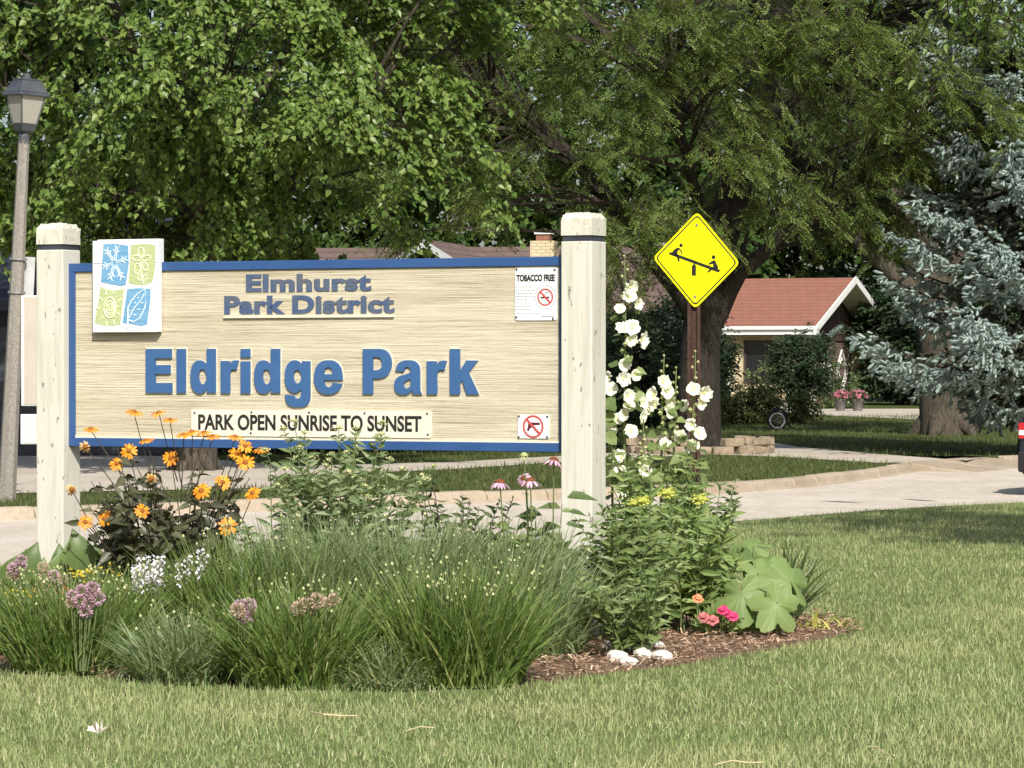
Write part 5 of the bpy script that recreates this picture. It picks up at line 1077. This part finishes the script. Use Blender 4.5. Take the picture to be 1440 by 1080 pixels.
# hollyhocks
def holly_mesh(seed):
    g = np.random.default_rng(seed); b = B(); n = 30; V = [[0,0,-.012]]; F = []
    for i, (r_, z) in enumerate(((.012,-.004), (.028,.010), (.042,.018), (.052,.019))):
        for k in range(n):
            a = k*2*PI/n; pet = abs(math.cos(2.5*a)); rr = r_*(1-.10*(1-pet)**2*i/3)+g.normal()*.0012*i; V.append([rr*math.cos(a), rr*math.sin(a), z+(.004*i/3)*math.sin(10*a+seed)+g.normal()*.0016*i-.006*(1-pet)*(i/3)])
    T = [[0, 1+k, 1+(k+1) % n] for k in range(n)]; Q = [[1+i*n+k, 1+(i+1)*n+k, 1+(i+1)*n+(k+1) % n, 1+i*n+(k+1) % n] for i in range(3) for k in range(n)]
    b.add(V, Q); b.F.append(np.array(T)); return b.mesh('petals', M['holly'], True)
HM = [holly_mesh(i) for i in range(4)]; HC = dome(.009, .018, 'hollyc', 'flower_centre', 8)
hdp = 21.3
stalks = [(878,360,880,700,0), (934,500,928,700,1), (951,517,945,700,2), (978,494,968,700,3), (858,535,862,700,4), (905,590,900,700,5)]
hlab = ['tallest white hollyhock stalk rising beside the right sign post', 'white hollyhock stalk with bare budded tip, halfway between post and warning sign', 'short white hollyhock stalk left of the rusty sign post', 'white hollyhock stalk in front of the rusty sign post', 'white hollyhock partly hidden by the right sign post', 'low white hollyhock among the tall stalks']
hfl = [(885,418), (887,478), (874,462), (889,461), (897,428), (872,435), (903,478), (878,513), (877,533), (883,557), (885,572), (904,567), (902,587), (920,570), (933,538), (938,551), (919,555), (944,563), (941,579), (975,548), (991,553), (985,567), (960,570), (972,597), (957,615), (983,610), (975,627), (963,642), (935,625), (867,590), (856,607), (856,530), (858,548), (887,607), (873,662), (877,690), (907,662), (873,643), (878,584), (886,404), (912,578), (893,528)]
HS = []
lfm2 = tri_fix(*leaf_tpl(.95, .1, .2, .34))
for i, (tx, ty, bx_, by_, k) in enumerate(stalks):
    d = hdp+(.0, .2, .25, .1, .15, -.1)[i]; base = (gx(bx_, d), d, 0); root = thing('hollyhock', hlab[i], 'plant', base, 0, 'white hollyhocks beside the sign'); tip = np.array(at(tx, ty, d))-np.array(base); b = B()
    pts = [np.array([0,0,.0]), tip*np.array([.15,1,.45]), tip*np.array([.55,1,.75]), tip]; b.tube(wobble(pts, .004, 10, i), np.linspace(.011, .004, 10), 7); b.build('stem', M['stem'], root, True)
    q = B(); nb_ = 16; zz = np.linspace(.70 if i else .72, 1.0, nb_); ph = np.arange(nb_)*2.4; P = np.stack([tip[0]*zz**1.5+.018*np.cos(ph), .018*np.sin(ph), tip[2]*zz], -1)
    oct_v = np.array([[1,0,0],[-1,0,0],[0,1,0],[0,-1,0],[0,0,1.25],[0,0,-1.25]]); oct_f = np.array([[0,2,4],[2,1,4],[1,3,4],[3,0,4],[2,0,5],[1,2,5],[3,1,5],[0,3,5]]); q.inst(oct_v, oct_f, np.eye(3)[None]*np.linspace(.017, .008, nb_)[:, None, None], P); q.build('buds', M['bud'], root)
    g = np.random.default_rng(i); n = 34; t = g.uniform(.12, .82, n); ph = g.uniform(0, 2*PI, n); D = nrm(np.stack([np.cos(ph), np.sin(ph), g.uniform(-.5, .3, n)], -1)); P = np.stack([tip[0]*t**2, 0*t, tip[2]*t], -1)+D*.06; l = B(); l.inst(*lfm2, basis(D, nrm(np.array([0,-.8,.7])+g.normal(size=(n, 3))*.3))*(.20*(1.1-t))[:, None, None], P); l.build('leaves', M['g_mid'], root); HS.append((root, base, tip, d))
for i, (px, py) in enumerate(hfl):
    j = min(range(6), key=lambda q: abs(stalks[q][0]-px)+(200 if stalks[q][1] > py-5 else 0)); root, base, tip, d = HS[j]; p = np.array(at(px, py, d-.05))-np.array(base); zz = p[2]/tip[2]; off = p[0]-tip[0]*zz**2
    f = put('flower', HM[i % 4], root, p, face_rot((off*14+random.uniform(-.6, .6), -1, random.uniform(-.35, .75)), random.uniform(0, 6)), random.uniform(.70, 1.0)); put('flower_centre', HC, f, (0,0,-.01))
# leafy mass right of the post
perennial('tall_phlox', 'tall leafy phlox-like plant below the white hollyhocks', 925, 20.6, 1.10, .42, 34, .135, LN2, 'g_bright', lps=15, lo=.2, seed=321)
perennial('leafy_perennial', 'dense bright green leafy plant hugging the right sign post', 895, 19.35, .86, .36, 30, .13, LN2, 'g_mid', lps=15, lo=.15, seed=322)
perennial('leafy_perennial', 'dense leafy plant arching over the white rocks', 893, 18.42, .56, .32, 19, .095, tri_fix(*leaf_tpl(.40, .2, .2, .40)), 'g_mid', lps=12, lo=.12, seed=323, group='leafy perennials beside the post')
pf, tips = perennial('leafy_perennial', 'leafy plant with flat yellow-green flower heads by the broad lobed leaves', 968, 20.1, .86, .38, 26, .13, LN2, 'g_bright', lps=14, lo=.15, seed=324)
um = umbel('yelgreen', 70, .026, .022)
for t in sorted(tips, key=lambda t: -t[2])[:4]: put('flower_head', um, pf, t, (0,0,random.uniform(0, 6)))
perennial('slender_sprig', 'slender leafy sprig in front of the right sign post face', 846, 19.45, .80, .06, 3, .06, LN2, 'g_mid', lps=12, lo=.3, seed=326)
perennial('leafy_perennial', 'pale shrubby plant at the foot of the rusty sign post', 985, 21.6, 1.0, .28, 18, .11, LN2, 'g_pale', lps=14, lo=.3, seed=325)
# broad lobed leaves
def lobed_mesh(seed):
    g = np.random.default_rng(seed); b = B(); n = 56; V = [[0,0,0]]
    for i, f in enumerate((.35, .7, 1.0)):
        for k in range(n):
            a = (k/(n-1)-.5)*2*PI*.92; lob = abs(math.cos(a*2.5+.12*math.sin(2*a+seed)))**.75; r_ = (.25+.27*lob*(.4+.6*f)+.06*math.cos(a+.3*math.sin(seed))+.012*math.cos(a*19+seed)+.010*g.normal()*(i == 2))*f; V.append([r_*math.sin(a), r_*math.cos(a), -.05*f*abs(math.cos(a*2.5))*f-.12*f*f+.08*f*f*math.sin(a*2+seed)+.018*g.normal()*f])
    T = [[0, 1+k, 2+k] for k in range(n-1)]; Q = [[1+i*n+k, 1+(i+1)*n+k, 2+(i+1)*n+k, 2+i*n+k] for i in range(2) for k in range(n-1)]; b.add(V, Q); b.F.append(np.array(T)); return b.mesh('leaf', M['lobed'], True)
LM = [lobed_mesh(i) for i in range(3)]
lb_ = thing('broad_lobed_plant', 'low plant with broad pale lobed leaves beside the pink flowers', 'plant', (gx(1062,20.3), 20.3, 0)); lbp = np.array(lb_.location); stb = B()
for i, (px, py, dd, s, nx, nz, rl) in enumerate(((1042,836,19.9,.32,-.25,.55,2.9), (1112,818,20.0,.33,.55,.75,.7), (1092,850,19.8,.30,.1,.45,2.7), (1040,784,20.5,.30,-.2,1.6,1.0), (1012,806,20.3,.24,-.7,.6,4.5), (1082,786,20.6,.26,.3,2.0,2.0), (1066,806,20.3,.20,.3,.5,0), (1070,880,20.05,.27,.3,-.1,3.1), (1102,872,20.15,.25,.8,.0,2.6), (998,832,20.2,.22,-.6,.8,3.6), (1060,768,20.8,.24,-.3,1.2,1.2), (978,818,20.25,.20,-.5,.6,4.0), (1022,862,20.1,.22,-.5,.2,3.4), (1122,842,20.1,.2,.9,.5,1.6))):
    p = np.array(at(px, py, dd))-lbp; put('leaf', LM[i % 3], lb_, p, face_rot((nx,-1,nz), rl), s); stb.tube([[p[0]*.15,p[1]*.15,.03], [p[0]*.6,p[1]*.6+.03,p[2]*.7], p], [.008,.007,.005], 6, False)
stb.build('leaf_stalks', M['stem'], lb_)
# sword-leaved clump
ir = thing('sword_leaved_clump', 'clump of stiff dark sword-shaped leaves at the right end of the bed', 'plant', (gx(1100,21.0), 21.0, 0)); g = np.random.default_rng(9); b = B(); n = 95; az = g.normal(.0, 1.0, n)*1.0-.15; a2 = g.uniform(0, 2*PI, n)
base = np.stack([.07*np.cos(a2), .07*np.sin(a2), np.full(n, .02)], -1); blades(b, base, az, .48*g.uniform(.6, 1.1, n), .02*g.uniform(.8, 1.3, n), g.uniform(.0, .9, n), g.uniform(.05, .6, n), 5, twist=g.uniform(0, 2*PI, n)); b.build('leaves', M['g_deep'], ir)
# pink, coral flowers, seedlings
def mound(label, px, d, r, h, n, leafm, name='bedding_plant', cat='flower', sz=.05):
    t = thing(name, label, cat, (gx(px, d), d, 0)); D = rand_dirs(n); D[:, 2] = abs(D[:, 2])*.9+.05; P = D*np.array([r,r,h])*rng.uniform(.45, 1, (n, 1)); P[:, 2] += .03; b = B(); b.inst(*OVATE, basis(nrm(D+np.array([0,-.1,.3])), rand_dirs(n))*(sz*rng.uniform(.7, 1.3, n))[:, None, None], P); b.build('leaves', M[leafm], t); return t
zt_ = mound('low bedding plant with hot pink ruffled blooms before the broad lobed leaves', 1010, 19.9, .15, .15, 110, 'g_bright')
ZP = {m_: daisy(16, .030, .016, .25, .004, m_) for m_ in ('hotpink', 'dullpink', 'coral')}; ZI = {m_: daisy(11, .018, .014, -.25, .002, m_) for m_ in ZP}
for px, py, m_, s in ((1017,857,'hotpink',1.05), (1031,866,'hotpink',1.05), (1024,862,'hotpink',.85), (990,867,'dullpink',1.1), (1003,871,'dullpink',1.1), (982,841,'coral',1.0), (996,870,'dullpink',.9)):
    p = np.array(at(px, py, 19.75))-np.array(zt_.location); f = put('flower', ZP[m_], zt_, p, face_rot((random.uniform(-.4,.4),-1,.9)), s); put('inner_petals', ZI[m_], f, (0,0,.006)); 
    b = B(); b.tube([[p[0]*.4,p[1]*.4,.03], p*.6+np.array([0,0,.02]), p], .003, 5, False); b.build('stalk', M['stem'], zt_)
sd_ = thing('yellow_seedling', 'small yellowing seedling on the mulch at the right end of the bed', 'plant', (gx(1150,20.3), 20.3, 0)); g = np.random.default_rng(4); b = B(); n = 26; blades(b, np.stack([g.normal(0, .09, n), g.normal(0, .06, n), np.full(n, .02)], -1), g.uniform(0, 2*PI, n), g.uniform(.08, .17, n), g.uniform(.012, .026, n), g.uniform(.3, .9, n), g.uniform(.2, .9, n), 4); b.build('leaves', leafmat('yellowing_leaf', [(.20,.28,.06), (.40,.42,.10), (.62,.58,.16)], .3, .5, .3), sd_)
# white flower spikes
P = np.stack([rng.normal(0, .010, 30), rng.normal(0, .010, 30), -rng.uniform(0, .13, 30)], -1); b = B(); b.inst(*simple_leaf(.8), basis(rand_dirs(30), rand_dirs(30))*.021, P); SPK = b.mesh('flower_spike', M['whitefl'])
for i, (px, py, d, lab) in enumerate(((205,815,18.4,'short white flower spikes before the bronze leaves'), (222,806,18.45,'tallest white flower spikes before the bronze leaves'), (266,802,18.5,'sparse white flower spikes right of the tallest ones'))):
    t = thing('white_salvia', lab, 'flower', (gx(px, d), d, 0), 0, 'white flower spikes'); zt2 = at(px, py-25, d).z; st = B(); P = []; 
    for k in range(6 if i < 2 else 4):
        e = np.array([rng.normal()*.06, rng.normal()*.05, zt2*rng.uniform(.86, 1.03)]); s0 = np.array([e[0]*.3, e[1]*.3, .03]); st.tube([s0, (s0+e)/2, e], .0028, 5, False); put('flower_spike', SPK, t, e, (0,0,k))
    st.build('stalks', M['stem'], t)
# chive flower heads, each on its stalk
oct_v = np.array([[1,0,0],[-1,0,0],[0,1,0],[0,-1,0],[0,0,1.25],[0,0,-1.25]])
def pompon(mat, r=.036, n=170):
    D = rand_dirs(n); b = B(); b.inst(*simple_leaf(.45), basis(D, rand_dirs(n))*.019, D*r*.55); return b.mesh('flower_head', M[mat])
PM = {m_: pompon(m_) for m_ in ('mauve', 'beigeseed')}
for lab, px, d, heads in (('cluster of mauve chive flower heads above the left grass clump', 112, 17.4, [(103,838,'mauve'), (115,832,'mauve'), (128,836,'mauve'), (137,842,'mauve'), (112,846,'mauve'), (123,850,'mauve'), (100,848,'beigeseed'), (120,860,'mauve'), (130,828,'mauve')]),
                          ('cluster of fading chive flower heads near the left sign post', 75, 18.05, [(63,812,'beigeseed'), (75,810,'mauve'), (88,815,'beigeseed'), (70,824,'beigeseed'), (80,820,'mauve'), (60,797,'beigeseed')]),
                          ('pair of mauve chive heads leaning over the hosta leaves', 25, 18.6, [(20,800,'mauve'), (28,796,'mauve'), (30,788,'mauve'), (18,808,'beigeseed')]),
                          ('small mauve chive cluster in front of the pale arching grass', 345, 16.75, [(338,852,'mauve'), (347,858,'mauve'), (352,866,'mauve'), (343,866,'mauve'), (334,858,'beigeseed'), (350,852,'mauve')]),
                          ('beige dried seed heads over the dense grass', 450, 16.75, [(430,850,'beigeseed'), (445,845,'beigeseed'), (458,848,'beigeseed'), (470,843,'beigeseed'), (420,856,'beigeseed'), (440,856,'beigeseed')])):
    t = thing('chive_flowers', lab, 'flower', (gx(px, d), d, 0), 0, 'chive flower clusters'); st = B(); o0 = np.array(t.location)
    for hx2, hy2, m_ in heads: p = np.array(at(hx2, hy2, d-.03+random.uniform(-.04, .04)))-o0; put('flower_head', PM[m_], t, p, (random.random(), random.random(), random.random()), random.uniform(.8, 1.15)); st.tube([[p[0]*.4,p[1]*.4,.03], [p[0]*.8,p[1]*.8,p[2]*.6], p], .003, 5, False)
    st.build('stalks', M['stem'], t)
# hosta
def hosta_leaf():
    b = B(); ny, nx = 8, 6; V = []
    for j in range(ny+1):
        t = j/ny; wd = .40*(math.sin(PI*min(1, t*1.02+.02)**.75))**.8*(1-.25*t)+.004
        for i in range(nx+1): q = i/nx*2-1; V.append([wd*q, t, .22*wd*q*q+.018*math.cos(q*11)-.34*t*t*t+.10*t])
    b.add(V, [[j*(nx+1)+i, j*(nx+1)+i+1, (j+1)*(nx+1)+i+1, (j+1)*(nx+1)+i] for j in range(ny) for i in range(nx)]); return b.mesh('leaf', M['g_mid'], True)
ho = thing('hosta', 'hosta with broad pointed green leaves at the foot of the left sign post', 'plant', (gx(70,20.4), 20.4, 0)); HL = hosta_leaf(); o0 = np.array(ho.location); stb = B()
for i, (px, py, s) in enumerate(((32,792,.22), (12,800,.20), (50,790,.17), (88,792,.2), (75,800,.18), (105,785,.22), (118,780,.24), (128,795,.22), (98,803,.2), (138,790,.2), (112,810,.2), (60,812,.2), (20,815,.2), (135,812,.2), (150,800,.18))):
    p = np.array(at(px, py+22, 20.3+random.uniform(-.25, .1)))-o0; dvv = nrm(np.array([[random.uniform(-.45,.45),-.12,1.0]])); put('leaf', HL, ho, p, basis(dvv, np.array([[random.uniform(-.4,.4),-1,.5]]))[0], s); stb.tube([[p[0]*.3,p[1]*.3,.03], [p[0]*.7,p[1]*.7,p[2]*.6], p], .005, 5, False)
stb.build('leaf_stalks', M['stem'], ho)
for px, py, d, lab in ((32,838,18.5,'small yellow flowers low in the left grass clump'), (122,806,18.9,'small yellow flowers below the hosta leaves'), (80,828,18.6,'small coral flowers under the fading chive heads')):
    t = thing('small_flowers', lab, 'flower', (gx(px, d), d, 0), 0, 'small bright flowers among the grass'); zc = at(px, py, d).z; st = B(); n = 26; P = np.stack([rng.normal(0, .055, n), rng.normal(0, .03, n), zc+rng.normal(0, .018, n)], -1); st.segs(P*np.array([.3,.3,0])+np.array([0,0,.04]), P, .003, .002); st.build('stalks', M['stem'], t)
    b = B(); Q = np.repeat(P, 5, 0); b.inst(*simple_leaf(.6), basis(rand_dirs(n*5), rand_dirs(n*5))*.02, Q); b.build('petals', M['coral' if px == 80 else 'yel'], t)
# white rocks
for i, (px, py, s) in enumerate(((866,928,.05), (884,934,.045), (906,926,.055), (928,928,.05), (858,914,.045), (925,912,.045), (893,912,.05))):
    x, y = gp(px, py+3); me = bpy.data.meshes.new('white_rock'); bm = bmesh.new(); bmesh.ops.create_icosphere(bm, subdivisions=2, radius=s); 
    for v in bm.verts: v.co = Vector((v.co.x*1.2, v.co.y, v.co.z*.75))*(1+.22*math.sin(v.co.x*40+i)*math.cos(v.co.z*37+v.co.y*31+i*2))
    bm.to_mesh(me); bm.free(); me.materials.append(M['rock']); o = put('white_rock', me, None, (x, y, s*.5), (0,0,i)); tag(o, 'rough white limestone rock under the arching leafy plant', 'rock', 'white rocks at the mulch edge')
# litter on the lawn
b = B(); g = np.random.default_rng(6); x, y = gp(137, 1046); 
for k in range(7): a = k*.9; b.add([[0,0,0], [.03*math.cos(a-.25),.03*math.sin(a-.25),.03], [.055*math.cos(a)*g.uniform(.6,1),.05*math.sin(a),.045*g.uniform(.2,1.4)], [.03*math.cos(a+.25),.03*math.sin(a+.25),.012]], [[0,1,2,3]])
tag(b.build('dry_leaf', M['dryleaf'], None, loc=(x, y, .04)), 'pale crumpled dry leaf lying on the lawn', 'leaf')
for i, (pts, lab) in enumerate((([(437,1003), (455,1008), (480,1007), (503,1008)], 'long dry grass stalk lying before the dense grass clump'), ([(1222,1053), (1235,1055), (1243,1060), (1258,1064)], 'curved dry straw on the open lawn'), ([(1005,1078), (1030,1074), (1050,1073), (1074,1074)], 'pale straw stalk near the lawn front'), ([(572,1030), (590,1026), (610,1024)], 'short dry straw on the lawn before the bed'))):
    P = [(*gp(*p, z=.04), .045+.006*math.sin(k*2)) for k, p in enumerate(pts)]; b = B(); b.tube(P, .0035, 5); tag(b.build('straw_stalk', M['straw']), lab, 'straw', 'dry stalks on the lawn')
